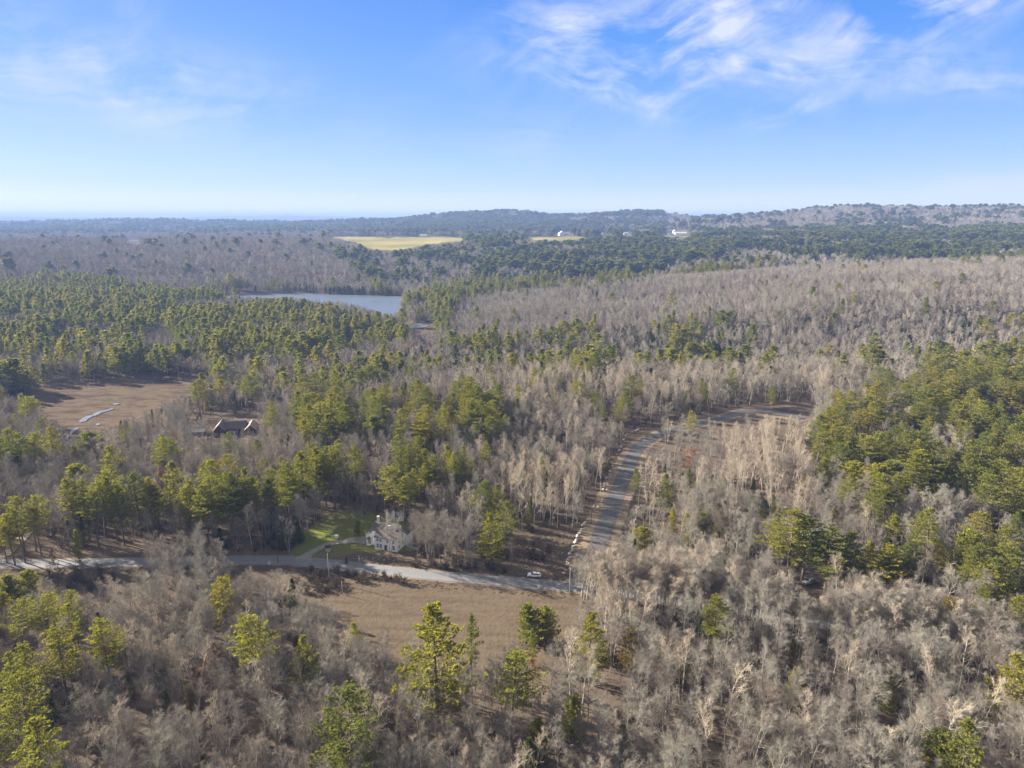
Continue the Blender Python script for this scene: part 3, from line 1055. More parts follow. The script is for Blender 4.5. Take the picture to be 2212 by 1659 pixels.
# same trees, coarser, for the woods beyond
M['twig_far'] = bark_mat('twig_far', [(0, (.26, .22, .19)), (.3, (.33, .30, .255)), (.6, (.44, .40, .34)), (.8, (.37, .36, .29)), (1, (.32, .255, .215))])
add_bare('bare_far', M['bark_grey'], M['twig_far'], [
    dict(seed=21 + i, Ht=17.5, spread=s, first=f, levels=2, n1=13, n2=6, n3=5, thick=3.0, twl=1) for i, (s, f) in enumerate([(.9, .42), (1.15, .35), (.7, .48), (1.3, .38), (1.0, .3)])], nw=3)
add_bare('bare_vfar', M['bark_grey'], M['twig_far'], [
    dict(seed=31 + i, Ht=17.5, spread=s, first=f, levels=1, n1=13, n2=8, thick=8.0) for i, (s, f) in enumerate([(1.1, .4), (1.4, .35), (1.25, .3)])], nw=3)
add_con('pine', M['bark_pine'], M['pine'], [
    dict(seed=41, Ht=25, Rm=5.4, base=.40, k=12, gap=.12, size=.50), dict(seed=42, Ht=24, Rm=6.2, base=.34, gap=.16, step=.8, k=12, size=.50), dict(seed=43, Ht=26, Rm=5.2, base=.46, k=12, gap=.12, size=.50),
    dict(seed=44, Ht=22, Rm=6.2, base=.22, taper=.95, k=12, gap=.12, size=.50), dict(seed=45, Ht=25, Rm=6.2, base=.45, gap=.26, lean=.6), dict(seed=46, Ht=27, Rm=4.8, base=.52, gap=.2, k=8, taper=.8)])
add_con('youngpine', M['bark_pine'], M['pine'], [
    dict(seed=51, Ht=12, Rm=3.8, base=.06, shape='round', step=.6), dict(seed=52, Ht=14, Rm=3.6, base=.12, shape='pine', step=.6, gap=.08), dict(seed=53, Ht=13, Rm=4.4, base=.10, shape='round', step=.65)])
add_con('spruce', M['bark_pine'], M['spruce'], [
    dict(seed=61, Ht=14, Rm=2.3, base=.06, shape='spruce', step=.5, size=.4, gap=.05), dict(seed=62, Ht=12, Rm=2.8, base=.05, shape='spruce', step=.5, size=.42, gap=.05), dict(seed=63, Ht=15, Rm=1.9, base=.1, shape='spruce', step=.55, size=.38, gap=.1)])
add_con('gold', M['bark_pine'], M['gold'], [
    dict(seed=71, Ht=12, Rm=3.2, base=.15, shape='round', step=.7, gap=.25), dict(seed=72, Ht=10, Rm=2.0, base=.1, shape='spruce', step=.55, gap=.15)])
add_con('pine_far', M['bark_pine'], M['pine'], [
    dict(seed=81 + i, Ht=23, Rm=rm, base=b, step=1.3, tw=1.0, k=6, size=1.0, width=.24, gap=.14, plume=1.9, taper=tp) for i, (rm, b, tp) in enumerate([(5.4, .30, .7), (6.3, .25, 1.0), (4.9, .36, .6), (6.0, .16, 1.15), (5.2, .2, .95)])])
add_con('pine_vfar', M['bark_pine'], M['pine_dark'], [
    dict(seed=91 + i, Ht=22, Rm=rm, base=b, step=2.6, tw=2.2, k=3, size=2.6, width=.3, gap=.15, plume=.8) for i, (rm, b) in enumerate([(5.5, .2), (6.0, .15), (4.8, .25)])])
add_con('spruce_far', M['bark_pine'], M['spruce'], [
    dict(seed=101 + i, Ht=14, Rm=rm, base=.08, shape='spruce', step=1.0, tw=.9, k=4, size=.95, width=.26, gap=.05, plume=1.6) for i, rm in enumerate([2.6, 3.2])])
# bushes: short many-stemmed thickets and leafy oaks keeping brown leaves
add_bare('bush', M['brush'], M['brush'], [
    dict(seed=111, Ht=3.4, spread=1.3, first=.08, levels=2, n1=9, n2=6, n3=5, fork=4, thick=1.3), dict(seed=112, Ht=2.6, spread=1.5, first=.05, levels=2, n1=9, n2=6, n3=5, fork=5, thick=1.3)], nw=3)


def add_grass():
    r = np.random.default_rng(15)
    for k in range(3):
        n = 60
        C = np.stack([r.normal(0, .5, n), r.normal(0, .5, n), np.full(n, .12)], 1)
        D = np.stack([r.normal(0, .25, n), r.normal(0, .25, n), np.ones(n)], 1)
        v, f = tufts(C, D, np.full(n, .55), 3, .10, r, .3)
        PROTO.setdefault('grass', []).append(dict(full=cat_mesh('grass', [(v, f, 0)], [M['drygrass']]), h=1.0))


def add_russet():
    w, t = gen_bare(seed=121, Ht=13, spread=1.1, first=.25, levels=2, n1=13, n2=6, n3=4)
    a, b = mesh_pair(w, t)
    r = np.random.default_rng(5)
    tips = np.array([s[1][:] for s in t if s[4] == 3])
    lf = tufts(tips, np.tile([[0, 0, .3]], (len(tips), 1)), np.full(len(tips), .32), 5, .35, r, 1)
    c = cat_mesh('crown', [(*b, 0), (*lf, 1)], [M['twig_grey'], M['russet']])
    PROTO['russet'] = [dict(trunk=cat_mesh('trunk', [(*a, 0)], [M['bark_grey']]), crown=c, full=cat_mesh('russet', [(*a, 0), (*b, 0), (*lf, 1)], [M['bark_grey'], M['russet']]), h=13)]


add_grass()
add_russet()

KINDNAME = {'bare': 'bare_tree', 'birch': 'pale_bare_tree', 'pine': 'pine_tree', 'youngpine': 'bushy_pine_tree', 'spruce': 'spruce_tree',
            'gold': 'yellow_conifer', 'russet': 'russet_leaved_tree', 'bush': 'thicket_bush'}


def tree(kind, x, y, h, w=1.0, rz=None, var=None, label=None, group=None):
    """one individual tree: empty at its foot > trunk, crown"""
    P = PROTO[kind]
    d = P[random.randrange(len(P)) if var is None else var % len(P)]
    s = h / d['h']
    z = float(height(x, y))
    root = empty(KINDNAME[kind], (x, y, z), random.random() * 6.28 if rz is None else rz, (s * w, s * w, s))
    obj('trunk', d['trunk'], root)
    obj('crown', d['crown'], root)
    tag(root, label, 'bush' if kind == 'bush' else 'tree', group)
    return root


def top_place(u, v, h):
    """foot of a tree of height h whose tip shows at photo point (u, v)"""
    d = px_dir(u, v)
    z = 0.0
    for _ in range(60):
        t = (H - (z + h)) / max(-d.z, 1e-4)
        g = float(height(d.x * t, d.y * t))
        z += (g - z) * .5
    return d.x * t, d.y * t


HERO_UV = []
HERO_XY = []    # keep wild trees off these feet: (x, y, radius)


def hero(kind, u, v, h, w=1.0, label=None, group=None, var=None, clear=None, rz=None):
    x, y = top_place(u, v, h)
    if kind not in ('birch', 'bare') and v > 930:
        g_ = float(height(x, y))
        _, vm_ = project(x, y, g_ + h * .45)
        e_, _ = project(x + (2.6 if kind == 'pine' else 1.5) * w, y, g_ + h * .6)
        HERO_UV.append((u, v, float(vm_), float(e_) - u, math.hypot(x, y)))
    if kind == 'pine' and w > .64:
        w *= 1.2
    HERO_XY.append((x, y, clear if clear is not None else (3.6 * w if kind in ('pine', 'youngpine') else 2.5)))
    return tree(kind, x, y, h, w, rz, var, label, group)

# ------------------------------------------------------------------ buildings
def local(root, name, fn, mat, parent=None, **k):
    m = MB()
    fn(m)
    return m.build(name, mat, parent or root, **k)


def window(root, parent_wall, c, n, w, h, glass='glass_soft'):
    """window on a wall: centre c, outward horizontal normal n"""
    n = Vector(n).normalized()
    t = Vector((-n.y, n.x, 0))
    c = Vector(c)

    def slab(m, a, b, z0, z1, o0, o1):
        q = [c + t * a + n * o0, c + t * b + n * o0, c + t * b + n * o1, c + t * a + n * o1]
        m.hull([(p.x, p.y, c.z + z0) for p in q], [(p.x, p.y, c.z + z1) for p in q])
    fr = MB()
    e = .12
    slab(fr, -w / 2 - e, -w / 2, -h / 2 - e, h / 2 + e, .004, .08)
    slab(fr, w / 2, w / 2 + e, -h / 2 - e, h / 2 + e, .004, .08)
    slab(fr, -w / 2, w / 2, h / 2, h / 2 + e, .004, .08)
    slab(fr, -w / 2, w / 2, -h / 2 - e, -h / 2, .004, .1)
    slab(fr, -w / 2, w / 2, -.03, .03, .03, .07)
    f = fr.build('window', M['trim'], root)
    g = MB()
    slab(g, -w / 2, w / 2, -h / 2, h / 2, .006, .028)
    g.build('pane', M[glass], f)


def gable_block(root, u0, u1, v0, v1, he, hr, along='u', wall='siding', roof='shingle', ov=.35, th=.16, wname='wall', rname='roof'):
    w = MB()
    if along == 'u':
        vm = (v0 + v1) / 2
        w.hull([(u0, v0, -.8), (u0, v1, -.8), (u0, v1, he), (u0, vm, hr), (u0, v0, he)], [(u1, v0, -.8), (u1, v1, -.8), (u1, v1, he), (u1, vm, hr), (u1, v0, he)])
        r = MB()
        sl = (hr - he) / (vm - v0)
        for (a, s) in ((v0, 1), (v1, -1)):
            e = a - s * ov
            ze = he - sl * ov + .02
            r.hull([(u0 - ov, e, ze), (u1 + ov, e, ze), (u1 + ov, vm, hr + .02), (u0 - ov, vm, hr + .02)],
                   [(u0 - ov, e, ze + th), (u1 + ov, e, ze + th), (u1 + ov, vm, hr + .02 + th), (u0 - ov, vm, hr + .02 + th)])
    else:
        um = (u0 + u1) / 2
        w.hull([(u0, v0, -.8), (u1, v0, -.8), (u1, v0, he), (um, v0, hr), (u0, v0, he)], [(u0, v1, -.8), (u1, v1, -.8), (u1, v1, he), (um, v1, hr), (u0, v1, he)])
        r = MB()
        sl = (hr - he) / (um - u0)
        for (a, s) in ((u0, 1), (u1, -1)):
            e = a - s * ov
            ze = he - sl * ov + .02
            r.hull([(e, v0 - ov, ze), (e, v1 + ov, ze), (um, v1 + ov, hr + .02), (um, v0 - ov, hr + .02)],
                   [(e, v0 - ov, ze + th), (e, v1 + ov, ze + th), (um, v1 + ov, hr + .02 + th), (um, v0 - ov, hr + .02 + th)])
    wo = w.build(wname, M[wall], root)
    ro = r.build(rname, M[roof], root)
    return wo, ro


def farmhouse():
    p = unproj(1099.5 * .73733, 1608 * .73733)
    q = unproj(1164 * .73733, 1618.4 * .73733)
    ang = math.atan2(q.y - p.y, q.x - p.x)
    L = math.hypot(q.x - p.x, q.y - p.y)
    r = empty('white_farmhouse', (p.x, p.y, p.z), ang)
    tag(r, 'white two storey clapboard farmhouse with brown shingle roofs beside the lawn', 'house')
    gable_block(r, 0, L, 0, 6.2, 5.0, 7.2)
    gable_block(r, -2.6, 6.0, 2.7, 9.8, 6.0, 8.0, rname='rear_roof', wname='rear_wall')
    # lean-to on the left
    w = MB()
    w.hull([(-5.4, 2.9, -.8), (-2.6, 2.9, -.8), (-2.6, 9.2, -.8), (-5.4, 9.2, -.8)], [(-5.4, 2.9, 4.0), (-2.6, 2.9, 4.9), (-2.6, 9.2, 4.9), (-5.4, 9.2, 4.0)])
    w.build('side_wall', M['siding'], r)
    w = MB()
    w.hull([(-5.8, 2.6, 3.92), (-2.62, 2.6, 4.95), (-2.62, 9.5, 4.95), (-5.8, 9.5, 3.92)], [(-5.8, 2.6, 4.07), (-2.62, 2.6, 5.1), (-2.62, 9.5, 5.1), (-5.8, 9.5, 4.07)])
    w.build('side_roof', M['shingle'], r)
    gable_block(r, 6.6, L + .8, 6.5, 11.5, 4.6, 6.6, along='v', roof='shingle', wname='back_wall', rname='back_roof')
    for x, zz in ((1.1, 3.95), (2.4, 3.95), (7.7, 3.95), (5.2, 3.95)):
        window(r, None, (x, -.0, zz - .15), (0, -1, 0), .75, 1.0, 'glass_soft')
    for x in (1.1, 2.4, 7.7):
        window(r, None, (x, 0, 1.55), (0, -1, 0), .85, 1.55, 'glass_soft')
    for x, z in ((-.95, 4.3), (-.95, 1.9)):
        window(r, None, (x, 2.7, z), (0, -1, 0), .85, 1.4)
    for y, z in ((1.5, 3.9), (4.2, 4.7), (1.5, 1.5), (4.6, 1.9)):
        window(r, None, (L, y, z), (1, 0, 0), .7, 1.35, 'glass')
    # corner boards and cornice
    m = MB()
    for (x, y) in ((0, 0), (L, 0), (L, 6.4)):
        m = MB()
        m.box(x - .07, x + .07, y - .07, y + .07, -.5, 4.9)
        m.build('corner_board', M['trim'], r)
    # front door under a little hood
    d = local(r, 'door', lambda m: m.box(3.9, 4.9, -.06, -.003, .1, 2.2), M['wood_dark'])
    local(r, 'handle', lambda m: m.box(4.72, 4.78, -.12, -.062, 1.05, 1.2), M['metal'], d)
    m = MB()
    m.hull([(-4.7, 1.6, 2.5), (-3.1, 1.6, 2.5), (-3.1, 2.88, 2.5), (-4.7, 2.88, 2.5)], [(-3.95, 1.6, 3.2), (-3.85, 1.6, 3.2), (-3.85, 2.88, 3.2), (-3.95, 2.88, 3.2)])
    m.build('porch_roof', M['shingle'], r)
    m = MB()
    for x in (-4.6, -3.2):
        m.tube((x, 1.7, -.3), (x, 1.7, 2.5), .06, .06, 6)
    m.build('porch_post', M['trim'], r)
    d = local(r, 'door', lambda m: m.box(-4.4, -3.5, 2.83, 2.897, .1, 2.2), M['wood_dark'])
    local(r, 'porch_step', lambda m: m.box(-4.9, -3.0, 1.5, 2.89, -.5, .12), M['stone'])
    for (x, y, zb, zt) in ((-1.9, 6.6, 7.8, 9.9),):
        c = local(r, 'chimney', lambda m: m.box(x - .4, x + .4, y - .4, y + .4, zb, zt), M['brick'])
        local(r, 'chimney_cap', lambda m: m.box(x - .48, x + .48, y - .48, y + .48, zt + .002, zt + .12), M['stone'], c)
    c = local(r, 'chimney', lambda m: m.box(4.2, 4.9, 2.85, 3.55, 7.0, 8.7), M['brick'])
    return r


farmhouse()


def tarp():
    p = unproj(1192 * .73733, 1600 * .73733)
    n = 14
    V = [(-.1 + 2.2 * i / n, 1.5 * j / n, .25 + .3 * math.sin(i * .9) * math.cos(j * .7) * .5 + .25 * math.exp(-((i - 7) ** 2 + (j - 7) ** 2) / 18)) for i in range(n + 1) for j in range(n + 1)]
    V2 = V + [(x, y, -.1) for (x, y, z) in V]
    k = (n + 1) ** 2
    F = [(i * (n + 1) + j, (i + 1) * (n + 1) + j, (i + 1) * (n + 1) + j + 1, i * (n + 1) + j + 1) for i in range(n) for j in range(n)]
    e = [j for j in range(n + 1)] + [i * (n + 1) + n for i in range(1, n + 1)] + [n * (n + 1) + j for j in range(n - 1, -1, -1)] + [i * (n + 1) for i in range(n - 1, 0, -1)]
    F += [(e[i], e[(i + 1) % len(e)], e[(i + 1) % len(e)] + k, e[i] + k) for i in range(len(e))]
    me = bpy.data.meshes.new('blue_tarp')
    me.from_pydata(V2, [], F)
    me.materials.append(M['tarp'])
    o = obj('blue_tarp', me, loc=p)
    tag(o, 'crumpled blue tarp on the grass at the right side of the white farmhouse', 'tarp')


tarp()


def shed(name, u, v, L, W, he, hr, ang, wall, roof, label, cat='shed', doors=True, along='u'):
    p = unproj(u, v)
    r = empty(name, (p.x, p.y, p.z), R(ang))
    tag(r, label, cat)
    gable_block(r, -L / 2, L / 2, -W / 2, W / 2, he, hr, along=along, wall=wall, roof=roof, ov=.3)
    if doors:
        d = local(r, 'door', lambda m: m.box(-L * .12, L * .12, -W / 2 - .06, -W / 2 - .003, 0, he * .75), M['wood_dark'])
        local(r, 'handle', lambda m: m.box(L * .09, L * .1, -W / 2 - .1, -W / 2 - .062, he * .35, he * .4), M['metal'], d)
        window(r, None, (L * .32, -W / 2, he * .55), (0, -1, 0), .8, 1.0, 'glass')
    return r


shed('garden_shed', 862, 1121, 4.0, 3.2, 2.1, 3.0, -12, 'siding', 'roof_grey', 'small white shed behind the farmhouse under the pines')
# brown house group in the woods on the left


def brown_house():
    p = unproj(500, 940)
    r = empty('brown_house', (p.x, p.y, p.z), R(12))
    tag(r, 'dark brown house with joined tan and purple brown gable roofs deep in the woods', 'house')
    gable_block(r, -9, -3, -4, 9, 4.2, 7.6, along='v', wall='wood_dark', roof='roof_dark', wname='left_wall', rname='left_roof')
    gable_block(r, -3.0, 8, 1, 10, 3.6, 7.0, along='u', wall='wood_dark', roof='roof_dark', wname='main_wall', rname='main_roof')
    gable_block(r, 8.1, 14.5, -3, 9, 3.4, 6.4, along='v', wall='wood_dark', roof='roof_tan', wname='right_wall', rname='right_roof')
    # sunlight on the left wing's outer slope, put into a lighter tan slab
    m = MB()
    m.hull([(-9.6, -4.5, 3.9), (-6.02, -4.5, 7.85), (-6.02, 9.4, 7.85), (-9.6, 9.4, 3.9)], [(-9.65, -4.5, 3.98), (-6.02, -4.5, 7.98), (-6.02, 9.4, 7.98), (-9.65, 9.4, 3.98)])
    m.build('sunlit_roof', M['roof_tan'], r)
    for x in (-7.4, -4.6):
        window(r, None, (x, -4, 2.0), (0, -1, 0), 1.1, 1.2, 'glass')
    for x in (0, 3, 6):
        window(r, None, (x, 1, 1.9), (0, -1, 0), 1.2, 1.2, 'glass')
    for x in (9.9, 12.6):
        window(r, None, (x, -3, 1.8), (0, -1, 0), 1.0, 1.2, 'glass')
    local(r, 'door', lambda m: m.box(1.1, 2.0, .93, .997, 0, 2.1), M['trim'])
    c = local(r, 'chimney', lambda m: m.box(1.6, 2.5, 5.0, 5.9, 6.5, 8.4), M['stone'])


brown_house()
shed('open_shed', 430, 940, 7.5, 5, 2.8, 4.0, 14, 'wood_dark', 'roof_grey', 'small dark shed with pale grey roof left of the brown house')


def far_building(name, u, v, L, W, he, hr, ang, wall, roof, label, cat, along='u', extra=None):
    p = unproj(u, v)
    r = empty(name, (p.x, p.y, p.z + .5), R(ang))
    tag(r, label, cat)
    gable_block(r, -L / 2, L / 2, -W / 2, W / 2, he, hr, along=along, wall=wall, roof=roof, ov=.4)
    for k in (-.3, 0, .3):
        window(r, None, (L * k, -W / 2, he * .55), (0, -1, 0), 1.3, 1.6, 'glass')
    if extra:
        extra(r)
    return r


far_building('white_farmhouse', 1213, 509, 24, 14, 9, 17, 20, 'siding', 'roof_white', 'large white barn like farmhouse at the right edge of the distant pasture', 'barn', 'v',
             lambda r: gable_block(r, 12.2, 30, -4, 4, 4, 7, wname='wing_wall', rname='wing_roof', roof='roof_grey'))
far_building('low_white_barn', 1020, 514, 10, 8, 5, 8, 10, 'siding', 'roof_grey', 'tiny pale hut standing at the tree line between the two pastures', 'barn')
far_building('long_farm_shed', 915, 511, 28, 10, 5, 9, 0, 'siding', 'roof_white', 'long pale farm shed behind the big green pasture', 'barn')
far_building('long_white_barn', 1470, 508, 42, 14, 7, 11, -4, 'siding', 'roof_white', 'long white roofed barn on the right of the distant farm', 'barn')
far_building('farm_shed', 1448, 508, 18, 9, 5, 8, 5, 'siding', 'roof_white', 'small white farm shed just left of the long white barn', 'barn')
far_building('farmhouse', 1457, 504, 12, 10, 8, 13, 15, 'siding', 'roof_grey', 'white farmhouse with pointed gable behind the long white barn', 'house', 'v')
far_building('farm_outbuilding', 1352, 506, 18, 9, 5, 8, 0, 'siding', 'roof_white', 'low white outbuilding midway along the distant pasture strip', 'barn')
far_building('farm_cottage', 1302, 507, 9, 8, 5, 9, 0, 'siding', 'roof_white', 'little white cottage between the big barn and the low outbuilding', 'house')
far_building('hilltop_house', 289, 524, 24, 12, 5, 9, 10, 'siding', 'roof_white', 'pale roofed house alone on the shaded blue hill at the left', 'house')
far_building('roadside_house', 1762, 1177, 9, 7, 4.5, 6.6, 15, 'siding', 'roof_white', 'white roofed house almost hidden behind the big pines on the right', 'house')


# ------------------------------------------------------------------ vehicles
def car(name, u, v, heading, paint, label):
    p = unproj(u, v)
    r = empty(name, (p.x, p.y, p.z + .02), heading)
    tag(r, label, 'car')
    # side profile (x forward, z) lofted across the width
    low = [(-2.32, .42), (-2.36, .75), (-2.28, 1.02), (-1.2, 1.06), (0, 1.04), (.95, 1.02), (1.75, .93), (2.22, .78), (2.32, .5), (2.2, .3), (-2.15, .3)]
    V, F = [], []
    ys = [(-.93, .86), (-.88, 1.0), (-.5, 1.02), (0, 1.03), (.5, 1.02), (.88, 1.0), (.93, .86)]
    for (y, k) in ys:
        for (x, z) in low:
            V.append((x * (1 if abs(y) < .9 else .985), y, .62 + (z - .62) * k))
    n = len(low)
    for i in range(len(ys) - 1):
        for j in range(n):
            F.append((i * n + j, (i + 1) * n + j, (i + 1) * n + (j + 1) % n, i * n + (j + 1) % n))
    F.append(tuple(range(n)))
    F.append(tuple(range((len(ys) - 1) * n, len(ys) * n))[::-1])
    me = bpy.data.meshes.new('body')
    me.from_pydata(V, [], F)
    me.materials.append(M[paint])
    for q in me.polygons:
        q.use_smooth = True
    o = obj('body', me, r)
    b = o.modifiers.new('bevel', 'BEVEL')
    b.width = .05
    b.segments = 2
    # glasshouse and roof
    def ring(z, x0, x1, w):
        return [(x0, -w, z), (x1, -w, z), (x1, w, z), (x0, w, z)]
    m = MB()
    m.hull(ring(1.0, -2.1, 1.1, .84), ring(1.46, -1.78, .35, .70))
    m.build('windows', M['glass'], r, bevel=.04)
    m = MB()
    m.hull(ring(1.462, -1.86, .32, .72), ring(1.56, -1.7, .12, .64))
    ro = m.build('roof', M[paint], r, bevel=.03)
    for s in (-1, 1):
        for (xa, xb) in ((-2.05, -1.72), (-.62, -.6), (1.02, .36)):
            m = MB()
            m.tube((xa, s * .845, 1.0), (xb, s * .71, 1.47), .05, .045, 6)
            m.build('pillar', M[paint], r)
        m = MB()
        m.tube((-1.55, s * .6, 1.6), (.05, s * .6, 1.6), .022, .022, 6)
        m.build('roof_rail', M['plastic'], ro)
    for x in (-1.42, 1.42):
        for s in (-1, 1):
            w = MB()
            w.tube((x, s * .74, .35), (x, s * .96, .35), .36, .36, 20)
            wo = w.build('wheel', M['tyre'], r)
            w = MB()
            w.tube((x, s * .962, .35), (x, s * .975, .35), .22, .2, 14)
            w.build('rim', M['metal'], wo)
    for s in (-1, 1):
        m = MB()
        m.box(2.12, 2.30, s * .72 - .14, s * .72 + .14, .70, .82)
        m.build('headlight', M['lamp_clear'], r, bevel=.02)
        m = MB()
        m.box(-2.37, -2.2, s * .78 - .1, s * .78 + .1, .78, 1.02)
        m.build('tail_light', M['lamp_red'], r, bevel=.02)
        m = MB()
        m.box(.75, .9, s * 1.0 - .1, s * 1.0 + .1, 1.0, 1.14)
        m.build('mirror', M[paint], r, bevel=.02)
    m = MB()
    m.box(2.2, 2.335, -.5, .5, .5, .68)
    m.build('grille', M['plastic'], r)
    m = MB()
    m.box(-2.1, 2.1, -.94, -.90, .28, .38)
    m.box(-2.1, 2.1, .90, .94, .28, .38)
    m.build('sill', M['plastic'], r)
    return r


ra = Vector(main_ctr[12]) - Vector(main_ctr[10])
car('parked_car', 1154, 1245.5, math.atan2(ra.y, ra.x) + math.pi + .02, 'white_paint', 'white sport utility car parked on the verge of the grey road near the lane')
car('silver_car', 1748, 1260, R(200), 'silver_paint', 'silver car parked under the tall pines in the right woods')


LMK = [('tallest pine', 940, 1450), ('slim dark pine', 1020, 1450), ('sparse pale pine', 1105, 1480), ('merged bushy pines', 1165, 1345), ('round topped pine', 1280, 1370),
       ('lone bright pine', 650, 1430), ('yellow green spire', 405, 1500), ('egg shaped evergreens', 1200, 1560), ('stacked yellow cedars', 1720, 1450), ('small round yellow pine', 1925, 1500),
       ('bottom left pines', 120, 1420), ('left end of the road', 60, 1218), ('brown field', 950, 1300), ('white farmhouse', 830, 1160), ('white parked car', 1154, 1245), ('middle of the gravel lane', 1320, 1090),
       ('lane bend', 1400, 940), ('turnaround', 1700, 885), ('huge rounded pine', 1716, 1150), ('golden tree', 2062, 1320), ('silver car', 1748, 1262), ('brown house', 500, 920), ('marsh creek', 210, 895),
       ('right edge pine', 2205, 1450), ('bottom right pines', 2080, 1610), ('paired bright pines', 1503, 1130), ('lollipop pine', 1371, 1040), ('thin crowned pale pine', 2003, 1140), ('dark clearing', 1180, 1190),
       ('farmhouse lawn', 720, 1140), ('lower end of the gravel lane', 1240, 1235), ('driveway mouth', 655, 1210), ('old yard wall', 812, 1207), ('stub pole', 740, 1284), ('orange larch', 116, 1195), ('slender white trunks', 1630, 960), ('road junction', 1260, 1270), ('bottom edge of the photo', 480, 1630), ('bottom edge of the photo', 900, 1640), ('bottom edge of the photo', 1500, 1640)]


SEEN = {}


def fresh(t):
    k = SEEN.get(t, 0)
    SEEN[t] = k + 1
    if k == 0:
        return t
    t = t.replace('well above', 'above').replace('well below', 'below').replace('well ', '')
    t = ['another', 'a third', 'a fourth', 'a fifth', 'a sixth', 'a seventh', 'an eighth', 'a ninth', 'a tenth', 'an eleventh', 'a twelfth', 'a thirteenth', 'a fourteenth'][min(k - 1, 12)] + ' ' + t
    return t if len(t.split()) <= 16 else t.replace(' the ', ' ', 1).replace('a medium ', '').replace('slightly ', '').replace('close ', '')


def tree_label(look, u, v, h, w, kn):
    base = {'pine': 22, 'spruce': 12.5, 'gold': 10.5, 'russet': 13, 'birch': 16, 'bare': 15, 'bush': 2.6, 'stone': .8}[kn]
    a_, b_ = ('tall', 'short') if kn != 'stone' else ('large', 'small')
    size = a_ if h > base * 1.08 else (b_ if h < base * .86 else 'medium')
    wd = ('broad' if w > 1.0 else 'slim') if kn != 'stone' else ('flat' if w > 1 else 'round')
    n, lu, lv = min(LMK, key=lambda t: math.hypot(t[1] - u, 1.6 * (t[2] - v)))
    du, dv = u - lu, (v - lv) * 1.6
    d = math.hypot(du, dv)
    near = 'close' if d < 60 else ('slightly' if d < 120 else 'well')
    n = n.replace('bottom edge of the photo', 'bottom edge')
    a = math.degrees(math.atan2(dv, du)) % 360
    word = ['right of', 'below right of', 'below', 'below left of', 'left of', 'above left of', 'above', 'above right of'][int((a + 22.5) // 45) % 8]
    return fresh('%s %s %s %s %s the %s' % (size, wd, look, near, word, n))


# ------------------------------------------------------------------ boulders along the lane
BLD = []
for s in range(6):
    bme = bpy.data.meshes.new('boulder')
    import bmesh
    bm = bmesh.new()
    bmesh.ops.create_icosphere(bm, subdivisions=2, radius=.62)
    for vtx in bm.verts:
        c = vtx.co
        k = 1 + .28 * float(vnoise(c.x * 2.2 + s * 9, c.y * 2.2 + c.z * 1.7, s)) + .1 * float(vnoise(c.x * 5 + s, c.y * 5 + c.z * 4, s + 9))
        vtx.co = Vector((c.x * k * 1.15, c.y * k * .95, c.z * k * .78))
    bm.to_mesh(bme)
    bm.free()
    bme.materials.append(M['stone'])
    BLD.append(bme)


def boulder(x, y, s, label, group):
    bu, bv = project(x, y, float(height(x, y)))
    label = tree_label(label.split(',')[0], float(bu), float(bv), s, random.uniform(.8, 1.2), 'stone')
    o = bpy.data.objects.new('boulder', random.choice(BLD))
    o.location = (x, y, float(height(x, y)) + .28 * s + .1)
    o.rotation_euler = (random.uniform(-.3, .3), random.uniform(-.3, .3), random.random() * 6.28)
    o.scale = (s * random.uniform(.8, 1.3), s * random.uniform(.8, 1.2), s * random.uniform(.8, 1.15))
    col.objects.link(o)
    tag(o, label, 'boulder', group)


bl = [(150, 1468), (155, 1440), (165, 1400), (172, 1380), (180, 1360), (186, 1340), (194, 1312), (205, 1290), (214, 1270), (226, 1250), (236, 1225), (243, 1208), (252, 1190), (262, 1172), (272, 1150), (284, 1135), (290, 1112), (302, 1080), (312, 1062)]
for i, (a, b) in enumerate(bl):
    x, y = c3(a, b)
    boulder(x + random.uniform(-.3, .3), y + random.uniform(-.3, .3), random.uniform(.75, 1.15), 'pale boulder, number # up from the road in the lower lane row', 'boulders lining the lower gravel lane')
    if i and i % 2:
        boulder(x + random.uniform(-.9, .9), y + random.uniform(-1, 1), random.uniform(.45, .75), 'pale boulder, number # up from the road in the lower lane row', 'boulders lining the lower gravel lane')
bl = [(408, 925), (430, 885), (440, 868), (455, 850), (478, 790), (484, 760), (490, 735), (498, 705), (512, 680), (530, 640), (548, 600), (552, 580), (560, 545), (575, 510), (590, 470), (604, 440), (628, 385), (650, 352), (700, 325), (724, 308), (760, 295), (790, 290), (780, 262), (1310, 205)]
for (a, b) in bl:
    x, y = c3(a, b)
    for k in range(2):
        boulder(x + random.uniform(-1.2, 1.2), y + random.uniform(-1.5, 1.5), random.uniform(.5, .95), 'boulder, number # along the upper gravel lane from its straight into its bend', 'boulders edging the upper gravel lane')
for (u, v) in [(783, 1207), (792, 1205), (806, 1208), (818, 1209), (830, 1211), (850, 1212), (775, 1203)]:
    p = unproj(u, v)
    boulder(p.x, p.y, random.uniform(.35, .55), 'stone, number # of the old wall between farmhouse yard and road', 'stones of the old yard wall')


# ------------------------------------------------------------------ poles and small yard things
def utility_pole(u, v, h, label, mat='pole', arm=True):
    p = unproj(u, v)
    r = empty('utility_pole', tuple(p), R(10))
    tag(r, label, 'pole')
    local(r, 'post', lambda m: m.tube((0, 0, -1), (0, 0, h), .14, .10, 10), M[mat], smooth=True)
    if arm:
        a = local(r, 'crossarm', lambda m: m.box(-.05, .05, -.8, .8, h - .9, h - .8), M[mat])
        for y in (-.7, -.3, .3, .7):
            local(r, 'insulator', lambda m: m.tube((0, y, h - .798), (0, y, h - .68), .04, .03, 8), M['pole_dark'], a)
    return r


